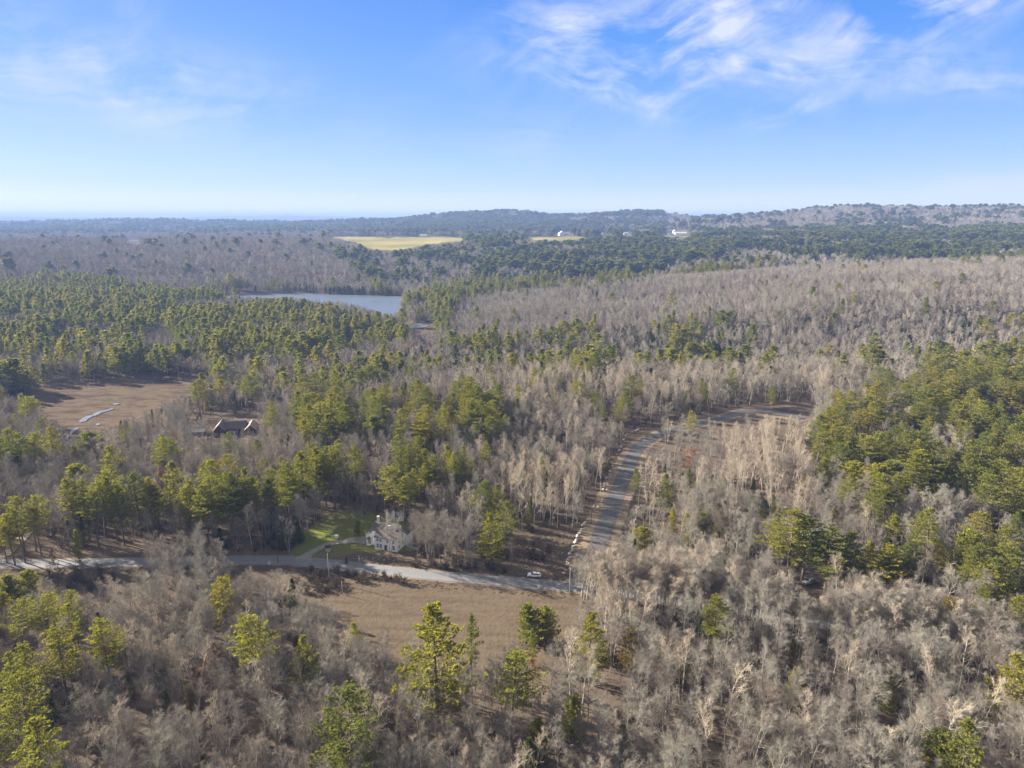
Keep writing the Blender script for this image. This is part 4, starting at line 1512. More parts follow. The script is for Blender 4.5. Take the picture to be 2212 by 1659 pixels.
utility_pole(711.5, 1256, 10.5, 'tall weathered utility pole rising in front of the road left of the field')
utility_pole(740, 1284, 4.6, 'short pale stub pole at the upper left corner of the brown field', arm=False)
utility_pole(600.5, 1218, 7.5, 'dark utility pole standing at the near edge of the road below the lawn', 'pole_dark')
utility_pole(1230.5, 1287, 10.5, 'slim grey utility pole at the junction of road and gravel lane')
utility_pole(1277, 1134, 9.5, 'dark pole standing on the sandy left shoulder of the gravel lane', 'pole_dark', arm=False)


def hutch():
    p = unproj(726, 1163)
    r = empty('lawn_hutch', tuple(p), R(-20))
    tag(r, 'small white box hutch standing on the lawn beyond the driveway', 'hutch')
    local(r, 'box', lambda m: m.box(-.7, .7, -.5, .5, .25, 1.15), M['siding'])
    m = MB()
    for x in (-.6, .6):
        for y in (-.4, .4):
            m.tube((x, y, -.1), (x, y, .248), .05, .05, 6)
    m.build('leg', M['wood_dark'], r)
    local(r, 'lid', lambda m: m.hull([(-.8, -.6, 1.152), (.8, -.6, 1.152), (.8, .6, 1.152), (-.8, .6, 1.152)], [(-.8, -.6, 1.22), (.8, -.6, 1.22), (.8, .6, 1.4), (-.8, .6, 1.4)]), M['roof_white'])
    p = unproj(720, 1161)
    r = empty('garden_cart', tuple(p), R(30))
    tag(r, 'dark garden cart left of the white hutch on the lawn', 'cart')
    local(r, 'tray', lambda m: m.hull([(-.6, -.35, .45), (.6, -.35, .45), (.6, .35, .45), (-.6, .35, .45)], [(-.8, -.5, .85), (.8, -.5, .85), (.8, .5, .85), (-.8, .5, .85)]), M['metal'])
    for s in (-1, 1):
        local(r, 'wheel', lambda m: m.tube((0, s * .4, .3), (0, s * .5, .3), .3, .3, 14), M['tyre'])
    local(r, 'handle', lambda m: m.tube((.78, 0, .6), (1.5, 0, .95), .03, .03, 6), M['pole_dark'])
    p = unproj(709, 1191)
    r = empty('roofed_well', tuple(p), R(15))
    tag(r, 'little well house with dark pitched roof between driveway and road', 'well')
    local(r, 'base', lambda m: m.tube((0, 0, -.2), (0, 0, .8), .8, .75, 12), M['stone'])
    m = MB()
    for x in (-.75, .75):
        m.tube((x, 0, -.1), (x, 0, 2.0), .07, .07, 6)
    m.build('post', M['trim'], r)
    m = MB()
    m.hull([(-1.1, -.8, 1.8), (1.1, -.8, 1.8), (1.1, 0, 2.5), (-1.1, 0, 2.5)], [(-1.1, -.8, 1.9), (1.1, -.8, 1.9), (1.1, 0, 2.6), (-1.1, 0, 2.6)])
    m.hull([(-1.1, 0.003, 2.5), (1.1, 0.003, 2.5), (1.1, .8, 1.8), (-1.1, .8, 1.8)], [(-1.1, 0.003, 2.6), (1.1, .003, 2.6), (1.1, .8, 1.9), (-1.1, .8, 1.9)])
    m.build('roof', M['wood_dark'], r)
    p = unproj(776, 1213)
    r = empty('mailbox', tuple(p), R(0))
    tag(r, 'white mailbox on a post by the road in front of the farmhouse', 'mailbox')
    local(r, 'post', lambda m: m.box(-.06, .06, -.06, .06, -.2, 1.0), M['trim'])
    b = local(r, 'box', lambda m: m.box(-.14, .14, -.28, .28, 1.002, 1.3), M['trim'], bevel=.04)
    local(r, 'flag', lambda m: m.box(.142, .16, -.1, 0, 1.15, 1.45), M['lamp_red'], b)


hutch()

# ------------------------------------------------------------------ trees that stand out in the photograph
N_ORD = ['first', 'second', 'third', 'fourth', 'fifth', 'sixth', 'seventh', 'eighth', 'ninth', 'tenth', 'eleventh', 'twelfth', 'thirteenth', 'fourteenth',
         'fifteenth', 'sixteenth', 'seventeenth', 'eighteenth', 'nineteenth', 'twentieth', 'twenty-first', 'twenty-second', 'twenty-third', 'twenty-fourth', 'twenty-fifth', 'twenty-sixth', 'twenty-seventh', 'twenty-eighth', 'twenty-ninth', 'thirtieth', 'thirty-first', 'thirty-second', 'thirty-third', 'thirty-fourth', 'thirty-fifth', 'thirty-sixth']


def row(lst, fmt, group):
    if lst[0][0] == 'pine' and lst[0][2] < 1290:
        lst = lst + [(k, u + random.uniform(-20, 20), v + random.uniform(8, 30), h * random.uniform(.8, .95), w * random.uniform(.9, 1.1)) for (k, u, v, h, w) in lst if random.random() < .6]
    lst = sorted(lst, key=lambda t: t[1])
    for i, (k, u, v, h, w) in enumerate(lst):
        hero(k, u, v, h, w, fmt.format(N_ORD[i]), group)


G1 = 'lone pines standing among bare trees'
hero('pine', 940, 1312, 33, 1.12, 'tallest yellow green pine with long lower boughs at the bottom edge of the field', var=3, rz=1.0, clear=7)
hero('pine', 1017, 1330, 25, .62, 'slim dark pine with bare lower trunk right of the tallest pine', var=5)
hero('pine', 1105, 1392, 27, .85, 'sparse pale pine with gaps in its crown, below the right part of the field', var=4, clear=6)
hero('youngpine', 1146, 1312, 11, 1.2, 'left one of two merged dark bushy pines at the right end of the field', var=0)
hero('youngpine', 1180, 1316, 11, 1.25, 'right one of two merged dark bushy pines at the right end of the field', var=2)
hero('youngpine', 1150, 1362, 11, .6, 'small bright pine just under the two dark bushy pines', var=1)
hero('pine', 1278, 1326, 21, 1.0, 'round topped bright pine behind the pale branching tree right of the field', var=3)
hero('gold', 1358, 1360, 13, .9, 'yellowish round conifer right of the round topped pine', var=0)
hero('pine', 650, 1376, 19, .85, 'bright green pine standing alone in the bare woods left of bottom centre', var=3)
hero('gold', 654, 1458, 9, .7, 'small pointed yellow spire below the lone bright pine', var=1)
hero('gold', 405, 1468, 9, .9, 'pointed yellow green spire low in the bare woods on the left', var=1)
hero('spruce', 357, 1492, 9, .8, 'thin dark spire left of the pointed yellow green spire')
hero('spruce', 434, 1630, 9, .8, 'thin dark spire at the bottom edge below the yellow green spire')
hero('spruce', 673, 1622, 9, .9, 'small green spire at the bottom edge left of centre')
hero('spruce', 213, 1322, 12, .7, 'thin dark spruce rising behind the twin leaning pines at lower left')
hero('spruce', 276, 1450, 8, 1.1, 'squat dark evergreen right of the lower left pines')
hero('youngpine', 1238, 1512, 11, .95, 'dark egg shaped evergreen low in the woods below the field', var=0)
hero('youngpine', 1162, 1566, 10, .95, 'dark egg shaped evergreen near the bottom edge, left of its twin', var=0)
hero('gold', 1715, 1392, 11, .6, 'upper of two stacked yellow green cedars in the lower right woods', var=0)
hero('youngpine', 1724, 1448, 11, .8, 'lower of two stacked yellow green cedars in the lower right woods', var=0)
hero('youngpine', 1925, 1465, 10, .75, 'small round yellow green pine in the lower right bare woods', var=2)
hero('pine', 2205, 1418, 22, 1.0, 'bright pine at the right edge above the bottom corner', var=3)
hero('pine', 2100, 1560, 22, .9, 'bright pine crown near the bottom right corner', var=3)
hero('youngpine', 2040, 1590, 13, 1.1, 'bushy bright pine left of the bottom right corner pine', var=2)
hero('pine', 1371, 1012, 19, .75, 'lollipop pine with bare trunk on the right shoulder of the gravel lane', var=5, clear=3)
hero('pine', 1442, 1024, 19, .85, 'full round pine right of the lollipop pine beside the lane', var=3)
hero('youngpine', 1384, 1143, 11, 1.35, 'wide low bushy pine right of the lower gravel lane', var=2, clear=6)
hero('youngpine', 1452, 1098, 12, .8, 'pale yellow young pine above the paired bright pines right of the lane', var=1)
hero('youngpine', 1487, 1112, 13, .95, 'left one of two paired bright pines right of the lane', var=1)
hero('youngpine', 1520, 1112, 13, 1.0, 'right one of two paired bright pines right of the lane', var=2)
hero('youngpine', 1551, 1098, 12, .7, 'narrow pale pine right of the paired bright pines', var=1)
hero('pine', 1489, 888, 21, 1.0, 'flat topped grey green pine standing where the gravel lane bends', var=5, clear=6)
hero('youngpine', 1488, 1012, 10, .8, 'small bright pine in the brown clearing right of the lane', var=1)
hero('youngpine', 1558, 1018, 10, .8, 'small pale pine under the pink bare tree right of the lane', var=1)
hero('spruce', 1628, 1036, 11, .8, 'dark narrow spruce among pale trunks right of the lane')
hero('spruce', 1652, 1074, 9, 1.3, 'dark squat spruce below the narrow spruce')
hero('youngpine', 1672, 1074, 9, .8, 'small yellow pine beside the squat dark spruce', var=1)
hero('pine', 1716, 1103, 25, 1.5, 'huge rounded bright pine on the right half, left one of the big trio', var=1, clear=8)
hero('pine', 1748, 1116, 24, 1.3, 'tall pine merged with the right side of the huge rounded pine', var=0)
hero('pine', 1798, 1140, 23, 1.3, 'bright drooping pine right of the huge rounded pine', var=1)
hero('pine', 1836, 1148, 22, 1.2, 'round topped pine right of the bright drooping pine', var=3)
hero('pine', 2003, 1106, 20, .8, 'pale thin crowned pine alone in the right woods', var=4)
hero('youngpine', 1722, 1284, 11, .9, 'pale green young pine in front of the silver car', var=1)
hero('gold', 2062, 1296, 13, 1.0, 'golden round crowned tree in the right woods', var=0)
hero('gold', 2141, 1330, 13, 1.1, 'dull golden tree right of the golden round crown', var=0)
hero('youngpine', 160, 1146, 13, .6, 'slender bright pine standing by the left stretch of road', var=1)
hero('russet', 116, 1188, 11, .55, 'rusty orange bare larch in front of the left stretch of road')
hero('gold', 771, 1126, 6.5, .9, 'small round yellow leaved tree on the farmhouse lawn', var=0, clear=2)
hero('spruce', 747, 1203, 2.6, 1.5, 'tiny dark clipped conifer between the lawn and the road', clear=1)
hero('bare', 838, 1098, 20, .95, 'large bare maple spreading in front of the white farmhouse', var=5, clear=3)
hero('russet', 340, 1006, 15, .5, 'russet leaved tree among the pines left of centre')
hero('pine', 1170, 990, 19, .6, 'green pine top poking out of the pale birches left of the lane', var=1)
hero('pine', 1045, 1040, 23, .95, 'darker upper pine of the group between farmhouse woods and pale birches', var=0)
hero('pine', 1072, 1046, 21, .85, 'pine directly right of the darker upper pine by the birches', var=3)
hero('pine', 1094, 1085, 22, .95, 'bright pine crown leaning over the bushes right of the farmhouse woods', var=1)
hero('pine', 1060, 1108, 21, .95, 'bright pine reaching down to the grey road left of the dark clearing', var=3)
row([('pine', u, v, h, w) for (u, v, h, w) in [(143, 1034, 26, .8), (173, 1036, 25, .9), (207, 1018, 27, 1), (233, 1030, 26, .9), (287, 1022, 26, .95), (317, 1034, 25, .9), (373, 998, 28, .9), (413, 1038, 24, 1), (447, 1024, 26, 1), (493, 1022, 26, 1), (527, 1012, 26, .85), (583, 1012, 26, .75), (617, 1000, 26, .9), (650, 978, 27, 1), (682, 968, 27, .9), (714, 964, 27, .9), (764, 962, 24, .8)]],
    '{} pine from the left in the tall row behind the grey road', 'pines in the tall row behind the road')
row([('pine', u, v, h, w) for (u, v, h, w) in [(33, 1078, 22, 1), (57, 1072, 22, .9), (12, 1110, 20, 1)]], '{} pine from the left in the clump at the far left above the road', 'pines at the far left above the road')
row([('pine', u, v, h, w) for (u, v, h, w) in [(850, 1002, 25, 1.1), (866, 965, 24, .9), (887, 958, 24, .9), (914, 970, 23, .9), (935, 985, 22, .9), (967, 962, 22, .9), (984, 976, 22, .9), (1004, 964, 22, .8), (1050, 956, 20, .8), (868, 1030, 23, .9), (895, 1015, 22, .9)]],
    '{} pine from the left in the cluster behind the farmhouse', 'pines clustered behind the farmhouse')
row([('pine', u, v, h, w) for (u, v, h, w) in [(147, 1300, 22, .9), (117, 1358, 23, 1.1), (214, 1338, 23, 1.0), (43, 1455, 22, 1.25), (48, 1392, 19, .8), (83, 1288, 19, .9), (27, 1298, 19, .9), (150, 1277, 18, .7), (10, 1410, 20, .8)]],
    '{} pine from the left in the bottom left group', 'pines in the bottom left corner')
row([('youngpine', u, v, h, w) for (u, v, h, w) in [(60, 1238, 12, 1.1), (20, 1248, 12, 1), (2, 1285, 12, 1)]], '{} bushy pine from the left just below the road at the far left', 'bushy pines below the road at the far left')
row([('pine', u, v, h, w) for (u, v, h, w) in [(1841, 1022, 24, .95), (1891, 1056, 23, 1.05), (1908, 1018, 25, 1), (1938, 1026, 24, .95), (1885, 1172, 21, .9), (1926, 1178, 21, 1), (1956, 1178, 20, .9), (2035, 1172, 16, .8), (2121, 1175, 20, 1), (2150, 1206, 21, 1.1), (2190, 1206, 21, 1.1), (2176, 1136, 22, 1), (2138, 1262, 19, .9), (2161, 1026, 25, 1.1), (2205, 1022, 25, 1.1), (2080, 1250, 12, .7), (1990, 1150, 17, .8), (2210, 1290, 20, 1)]],
    '{} pine from the left in the scattered right hand pine woods', 'pines scattered through the right hand woods')
row([('pine', u, v, h, w) for (u, v, h, w) in [(1240, 812, 22, 1.1), (1262, 826, 21, 1), (1290, 846, 19, .9), (1366, 812, 24, 1), (1352, 845, 22, 1.1), (1385, 820, 20, .8), (1525, 830, 17, .7), (1670, 835, 18, .7), (1060, 790, 22, 1), (1120, 835, 20, 1.1), (1155, 795, 20, .9)]],
    '{} pine from the left along the ridge beyond the gravel lane', 'pines on the ridge beyond the lane')
# pale bare trees standing out of the dark woods
row([('birch', u, v, h, w) for (u, v, h, w) in [(428, 1300, 18, .9), (548, 1312, 18, 1.1), (375, 1372, 17, .9), (413, 1392, 18, 1), (605, 1232, 19, .9), (655, 1018 + 380, 18, .9), (680, 1535, 15, .9), (745, 1510, 19, 1.0), (775, 1500, 19, .9), (872, 1580, 15, .8), (905, 1440, 18, .9), (1000, 1600, 14, .8), (1085, 1590, 14, .9), (1237, 1370, 20, 1.2), (1262, 1400, 19, 1.1), (1455, 1370, 19, 1.2), (1700, 1240, 17, .7), (1880, 1255, 19, 1.2), (1480, 1380, 19, 1), (1850, 1400, 18, 1.1), (2030, 1400, 18, 1.2), (1950, 1310, 18, 1), (2140, 1450, 18, 1.1), (1900, 1560, 16, 1.2), (1750, 1520, 17, 1.1)]],
    '{} whitish bare tree from the left in the foreground woods', 'whitish bare trees in the foreground woods')
row([('birch', u, v, h, w) for (u, v, h, w) in [(1085, 1000, 18, .8), (1105, 992, 19, .8), (1122, 1005, 18, .9), (1140, 985, 19, .8), (1158, 1000, 18, .8), (1185, 980, 19, .9), (1205, 985, 19, .8), (1222, 978, 19, .8), (1240, 985, 19, .8), (1256, 1000, 18, .8), (1288, 968, 20, .8), (1300, 985, 18, .7), (1130, 1020, 17, .9), (1200, 1010, 17, .9), (1238, 1020, 17, .9)]],
    '{} cream coloured birch from the left in the stand beside the gravel lane', 'cream birches beside the lane')
row([('birch', u, v, h, w) for (u, v, h, w) in [(1285, 1210, 19, .8), (1312, 1185, 20, .8), (1345, 1215, 19, .9), (1375, 1195, 20, .9), (1412, 1185, 20, 1), (1438, 1198, 20, 1), (1330, 1262, 18, .9), (1398, 1250, 18, .9), (1500, 1180, 22, 1.3), (1530, 1195, 21, 1.3), (1465, 1210, 19, .9), (1360, 1290, 17, .9), (1300, 1275, 16, .8)]],
    '{} sunlit pale tree from the left in the stand right of the road junction', 'pale trees right of the road junction')
row([('birch', u, v, h, w) for (u, v, h, w) in [(1590, 915, 21, .6), (1600, 940, 21, .55), (1612, 955, 21, .6), (1625, 930, 21, .55), (1640, 950, 21, .6), (1600, 985, 19, .6), (1618, 1000, 19, .6), (1655, 925, 21, .55), (1680, 900, 21, .5), (1700, 915, 20, .5), (1720, 905, 20, .5), (1575, 950, 20, .6), (1735, 935, 19, .6), (1540, 905, 19, .5), (1560, 930, 19, .5)]],
    '{} slender white trunk from the left in the stand right of the lane bend', 'slender white trunks right of the lane bend')
for (u, v, h, w) in [(1558, 985, 18, .6)]:
    hero('bare', u, v, h, w, 'pinkish bare tree alone in the brown clearing right of the lane', var=0)

# ------------------------------------------------------------------ the woods
Z = []   # (polygon, settings)
Z.append(([(0, 470), (2300, 470), (2300, 620), (0, 640)], dict(pine=.16, spruce=.04)))
Z.append(([(-50, 505), (700, 500), (1000, 530), (1010, 600), (870, 645), (440, 640), (-50, 620)], dict(pine=.015, spruce=.008)))
Z.append(([(430, 605), (880, 610), (880, 650), (430, 640)], dict(pine=.15, spruce=.25)))
Z.append(([(850, 450), (1300, 450), (1300, 495), (850, 495)], dict(pine=.5, spruce=.05)))
Z.append(([(1300, 452), (1435, 452), (1435, 466), (1300, 466)], dict(pine=.95, spruce=0)))
Z.append(([(1440, 440), (2300, 435), (2300, 485), (1560, 495), (1440, 485)], dict(pine=.06, spruce=.02, grey=.6)))
Z.append(([(1640, 455), (1960, 470), (2300, 478), (2300, 500), (1600, 492)], dict(pine=.08, spruce=.03)))
Z.append(([(1010, 600), (1060, 545), (1180, 525), (1480, 510), (1560, 500), (2300, 486), (2300, 560), (1900, 562), (1700, 578), (1500, 592), (1200, 622), (1060, 642), (960, 640)], dict(pine=.38, spruce=.16)))
Z.append(([(1650, 520), (1960, 510), (1900, 540), (1700, 545)], dict(pine=.25, spruce=.05)))
Z.append(([(720, 540), (960, 525), (1060, 540), (1000, 600), (880, 620), (800, 600)], dict(pine=.16, spruce=.08)))
Z.append(([(-100, 590), (200, 600), (450, 640), (620, 652), (870, 690), (878, 728), (800, 762), (600, 795), (-100, 850)], dict(pine=.86, spruce=.03)))
Z.append(([(110, 705), (250, 700), (250, 765), (130, 770)], dict(pine=.12, spruce=.03)))
Z.append(([(360, 640), (560, 650), (520, 672), (400, 668)], dict(pine=.3, spruce=.15)))
Z.append(([(-60, 840), (60, 850), (130, 905), (150, 975), (-60, 1010)], dict(pine=.75, spruce=.03)))
Z.append(([(380, 870), (440, 810), (620, 770), (700, 800), (720, 850), (560, 870), (420, 885)], dict(pine=.16, spruce=.08)))
Z.append(([(868, 648), (930, 620), (1080, 640), (1000, 712), (900, 712), (868, 690)], dict(pine=.93, spruce=.02)))
Z.append(([(1000, 640), (1200, 622), (1500, 592), (1900, 560), (2300, 556), (2300, 700), (1500, 700), (1000, 720), (960, 700)], dict(pine=.012, spruce=.03, pale=.25)))
Z.append(([(700, 770), (1000, 725), (1300, 700), (1600, 690), (1900, 750), (1860, 800), (1300, 800), (700, 835)], dict(pine=.20, spruce=.20)))
Z.append(([(1500, 665), (2300, 660), (2300, 735), (1500, 740)], dict(pine=.03, spruce=.14)))
Z.append(([(1500, 770), (1800, 760), (2300, 770), (2300, 830), (1900, 810), (1500, 800)], dict(pine=.16, spruce=.06)))
Z.append(([(1000, 800), (1300, 800), (1850, 800), (1850, 870), (1300, 880), (1000, 860)], dict(pine=.04, spruce=.02, pale=.35)))
Z.append(([(630, 850), (760, 812), (900, 825), (1075, 850), (1085, 935), (940, 945), (840, 955), (640, 925)], dict(pine=.36, spruce=.03)))
Z.append(([(860, 960), (1060, 945), (1060, 990), (940, 1020), (860, 1060), (830, 1030)], dict(pine=.35, spruce=.05)))
Z.append(([(1750, 960), (1790, 900), (1850, 830), (1950, 790), (2350, 740), (2350, 1060), (1950, 1050), (1850, 1030), (1760, 1010)], dict(pine=.80, spruce=.02)))
Z.append(([(1830, 840), (1960, 850), (1960, 900), (1830, 900)], dict(pine=.25, spruce=.02)))
Z.append(([(1660, 1120), (1960, 1160), (2120, 1080), (2350, 1040), (2350, 1300), (2080, 1260), (2060, 1190), (1990, 1230), (1850, 1210), (1700, 1230)], dict(pine=.30, spruce=.03)))
Z.append(([(0, 1240), (180, 1250), (250, 1330), (240, 1440), (120, 1480), (90, 1660), (-60, 1660), (-60, 1240)], dict(pine=.30, spruce=.05)))
Z.append(([(90, 1225), (240, 1225), (250, 1290), (150, 1280)], dict(pine=0, spruce=0, dens=.4, hs=.6)))
Z.append(([(0, 1040), (130, 1010), (450, 1010), (720, 960), (780, 1000), (600, 1090), (0, 1150)], dict(pine=.12, spruce=.04)))
Z.append(([(1290, 850), (1560, 850), (1560, 925), (1290, 935)], dict(pine=.02, spruce=.01, dens=.45)))
Z.append(([(1480, 925), (1570, 925), (1580, 1010), (1460, 1010)], dict(pine=.0, spruce=.0, dens=.45)))
Z.append(([(1560, 900), (1760, 900), (1760, 1090), (1560, 1040)], dict(pine=.02, spruce=.01, dens=.55, pale=.7)))
Z.append(([(1370, 940), (1480, 940), (1480, 1140), (1340, 1140)], dict(pine=.05, spruce=.02, dens=.6, pale=.3, hs=.7)))
Z.append(([(1080, 980), (1300, 980), (1300, 1110), (1080, 1110)], dict(pine=.02, spruce=.02, pale=.6, dens=.8)))
Z.append(([(1260, 1190), (1580, 1170), (1600, 1300), (1280, 1330)], dict(pine=.01, spruce=.01, pale=.55)))
DEF = dict(pine=.03, spruce=.035, gold=.003, russet=.004, pale=.06, dens=1.0, hs=1.0, grey=0)

NOGO_BASE = [[(405, 925), (470, 895), (570, 895), (575, 925), (540, 942), (410, 948)], P_POND, P_FIELD, P_MARSH, P_OPEN, P_YARD, P_CREEK1, P_CREEK2, P_BROWNH, P_CARSPOT]
NOGO_VIS = [P_FIELD_VIS, P_MARSH_VIS, P_POND_VIS, P_CREEK1, P_OPEN, P_CORR, P_CORR2, P_ROAD_L, P_ROAD_M, P_YARD, P_BROWNH, P_CARSPOT, P_CROP, P_CROP2, P_SIDE,
            [(640, 1205), (900, 1222), (900, 1245), (640, 1225)],
            [(1432, 497), (1495, 497), (1495, 512), (1432, 512)], [(1195, 499), (1235, 499), (1235, 512), (1195, 512)], [(270, 518), (305, 518), (305, 528), (270, 528)],
            [(1338, 501), (1368, 501), (1368, 510), (1338, 510)], [(900, 506), (930, 506), (930, 514), (900, 514)], [(1293, 501), (1312, 501), (1312, 510), (1293, 510)],
            [(1752, 1166), (1772, 1166), (1772, 1180), (1752, 1180)]]


def road_dist(X, Y, path, every=3):
    P = np.array([(p.x, p.y) for p in path[::every]])
    d = np.full(X.shape, 1e9)
    for p in P:
        d = np.minimum(d, (X - p[0]) ** 2 + (Y - p[1]) ** 2)
    return np.sqrt(d)


def band(y0, y1, sp, hs=1.0, margin=60, tmax=.80):
    n = int((y1 - y0) / sp)
    rows = []
    for i in range(n):
        y = y0 + i * sp
        w = tmax * y + margin
        m = int(2 * w / sp)
        rows.append(np.stack([-w + (np.arange(m) + (i % 2) * .5) * sp, np.full(m, y)], 1))
    P = np.concatenate(rows)
    P += rng.uniform(-.46, .46, P.shape) * sp
    X, Y = P[:, 0], P[:, 1]
    Zg = height(X, Y)
    u, v = project(X, Y, Zg + 14 * hs)
    n = len(X)
    A = {k: np.full(n, float(DEF[k])) for k in DEF}
    for poly, st in Z:
        ins = inpoly(u, v, poly)
        for k in DEF:
            A[k][ins] = st.get(k, DEF[k])
    # woods gather in clumps
    cl = fbm(X / 60, Y / 60, 41, 2)
    k_p = np.where((A['pine'] > .02) & (A['pine'] < .7), np.clip(A['pine'] * (1 + 2.0 * cl + (.9 * fbm(X / 170, Y / 120, 43, 2) if y0 > 1000 else 0)), 0, 1), A['pine'])
    gap = (A['pine'] >= .7) & (fbm(X / 65, Y / 65, 77, 3) < np.where((X > 80) & (Y < 600), -.75, -.42))
    k_p = np.where(gap, .2, k_p)
    k_s = np.clip(A['spruce'] * (1 + 1.8 * fbm(X / 45, Y / 45, 51, 2)), 0, 1)
    r = rng.random(n)
    kind = np.full(n, 0)
    kind[r < k_p] = 1
    s = (r >= k_p) & (r < k_p + k_s)
    kind[s] = 2
    e = k_p + k_s
    kind[(r >= e) & (r < e + A['gold'])] = 3
    e = e + A['gold']
    kind[(r >= e) & (r < e + A['russet'])] = 4
    e = e + A['russet']
    # birches come in patches
    pp = np.clip(A['pale'] * (1 + 1.4 * fbm(X / 30, Y / 30, 61, 2)), 0, .9) * (1 - e)
    kind[(r >= e) & (r < e + pp)] = 5
    keep = rng.random(n) < A['dens'] * (.93 + .1 * cl)
    # pines need more room
    keep &= ~((kind == 1) & (rng.random(n) > (.36 if sp < 7 else .7)))
    keep &= ~((kind == 1) & (A['pine'] > .9) & (rng.random(n) < 0))
    ug, vg = project(X, Y, Zg)
    for poly in NOGO_BASE:
        keep &= ~(inpoly(ug, vg, poly) & (Y < 1400))
    base_h = np.select([kind == 1, kind == 2, kind == 3, kind == 4, kind == 5], [23, 12.5, 10.5, 13, 17], 16.0)
    ht = base_h * np.where(kind == 1, rng.uniform(.62, 1.2, n), rng.uniform(.66, 1.18, n)) * A['hs'] * hs
    for f in (.0, .3, .55, .8, .97):
        uu, vv = project(X, Y, Zg + ht * f)
        for poly in NOGO_VIS:
            keep &= ~inpoly(uu, vv, poly)
    near = Y < 560
    dm = road_dist(X, Y, MAINP)
    dl = road_dist(X, Y, LANEP)
    keep &= (dm > np.where(X > 12, 3.6, 6.5)) & (dl > np.where(Y < 250, 8.0, 9.5))
    for (hx, hy, hr_) in HERO_XY:
        keep &= ((X - hx) ** 2 + (Y - hy) ** 2) > hr_ * hr_ * .55
    if y0 < 300:
        D_ = np.hypot(X, Y)
        for f in (.45, .7, .95):
            uu, vv = project(X, Y, Zg + ht * f)
            for (hu, hv, hm, hw, hd) in HERO_UV:
                keep &= ~((D_ < hd) & (np.abs(uu - hu) < hw) & (vv > hv) & (vv < hm))
    # nothing right under the lens
    keep &= (X ** 2 + Y ** 2) > 88 ** 2
    return X[keep], Y[keep], Zg[keep], kind[keep], ht[keep]


B0 = band(70, 330, 4.5)
B1 = band(330, 1250, 5.0)
B2 = band(1250, 2600, 9.5, 1.12, 150)
B3 = band(2600, 5600, 14.0, 1.15, 300)
X, Y, Zg, K, HT = [np.concatenate(t) for t in zip(B0, B1, B2, B3)]
print('wild trees', len(X), 'script so far')
KN = ['bare', 'pine', 'spruce', 'gold', 'russet', 'birch']
VN = {'bare': 165, 'pine': 200, 'spruce': 120, 'gold': 40, 'russet': 40, 'birch': 120}


def where_words(u, v):
    if v > 1330:
        return ['at the bottom left', 'left of bottom centre', 'at bottom centre', 'right of bottom centre', 'at the bottom right'][min(4, max(0, int(u / 443)))]
    if v > 1205:
        return 'between the road and the bottom left woods' if u < 640 else ('by the road junction' if u < 1600 else 'below the big pines on the right')
    if v > 930:
        return 'behind the left stretch of road' if u < 640 else ('around the farmhouse and the birch stand' if u < 1240 else ('right of the gravel lane' if u < 1700 else 'in the right hand pine woods'))
    if v > 780:
        return 'near the brown marsh' if u < 640 else ('on the wooded rise beyond the farmhouse' if u < 1300 else 'beyond the end of the gravel lane')
    return 'in the far woods'


LOOK = {'bare': 'leafless brown tree', 'pine': 'dark green pine', 'spruce': 'dark narrow spruce', 'gold': 'dull yellow conifer', 'russet': 'russet leaved tree', 'birch': 'whitish leafless tree'}
STUFF = {}
dist = np.hypot(X, Y)
uu, vv = project(X, Y, Zg + HT * .8)
infr = (uu > -30) & (uu < 2242) & (vv < 1690)
for ki, kn in enumerate(KN):
    sel = np.where(K == ki)[0]
    order = sel[np.argsort(np.where(infr[sel], dist[sel], 1e9))]
    ind = order[:VN[kn]]
    ind = ind[infr[ind]]
    for i in ind:
        pk = kn
        if kn == 'pine' and HT[i] < 19:
            pk = 'youngpine' if random.random() < .5 else 'pine'
        ww = where_words(uu[i], vv[i])
        wi = random.uniform(.8, 1.2)
        tree(pk, float(X[i]), float(Y[i]), float(HT[i]), wi * (1.34 if kn == 'pine' else 1), None, None, tree_label(LOOK[kn], uu[i], vv[i], HT[i], wi, kn), '%ss %s' % (LOOK[kn].replace('with clinging russet leaves', '').strip(), ww))
    rest = np.setdiff1d(sel, ind)
    for i in rest:
        y = Y[i]
        if kn in ('bare', 'birch'):
            lod = kn if y < 420 else ('bare_far' if y < 1250 else 'bare_vfar')
            if kn == 'birch' and y >= 420:
                lod = 'birch' if y < 700 else ('bare_far' if y < 1250 else 'bare_vfar')
        elif kn == 'pine':
            lod = 'pine' if y < 480 else ('pine_far' if y < 1300 else 'pine_vfar')
        elif kn == 'spruce':
            lod = 'spruce' if y < 480 else ('spruce_far' if y < 1300 else 'pine_vfar')
        else:
            lod = kn if y < 1250 else 'bare_vfar'
        STUFF.setdefault(lod, []).append(i)


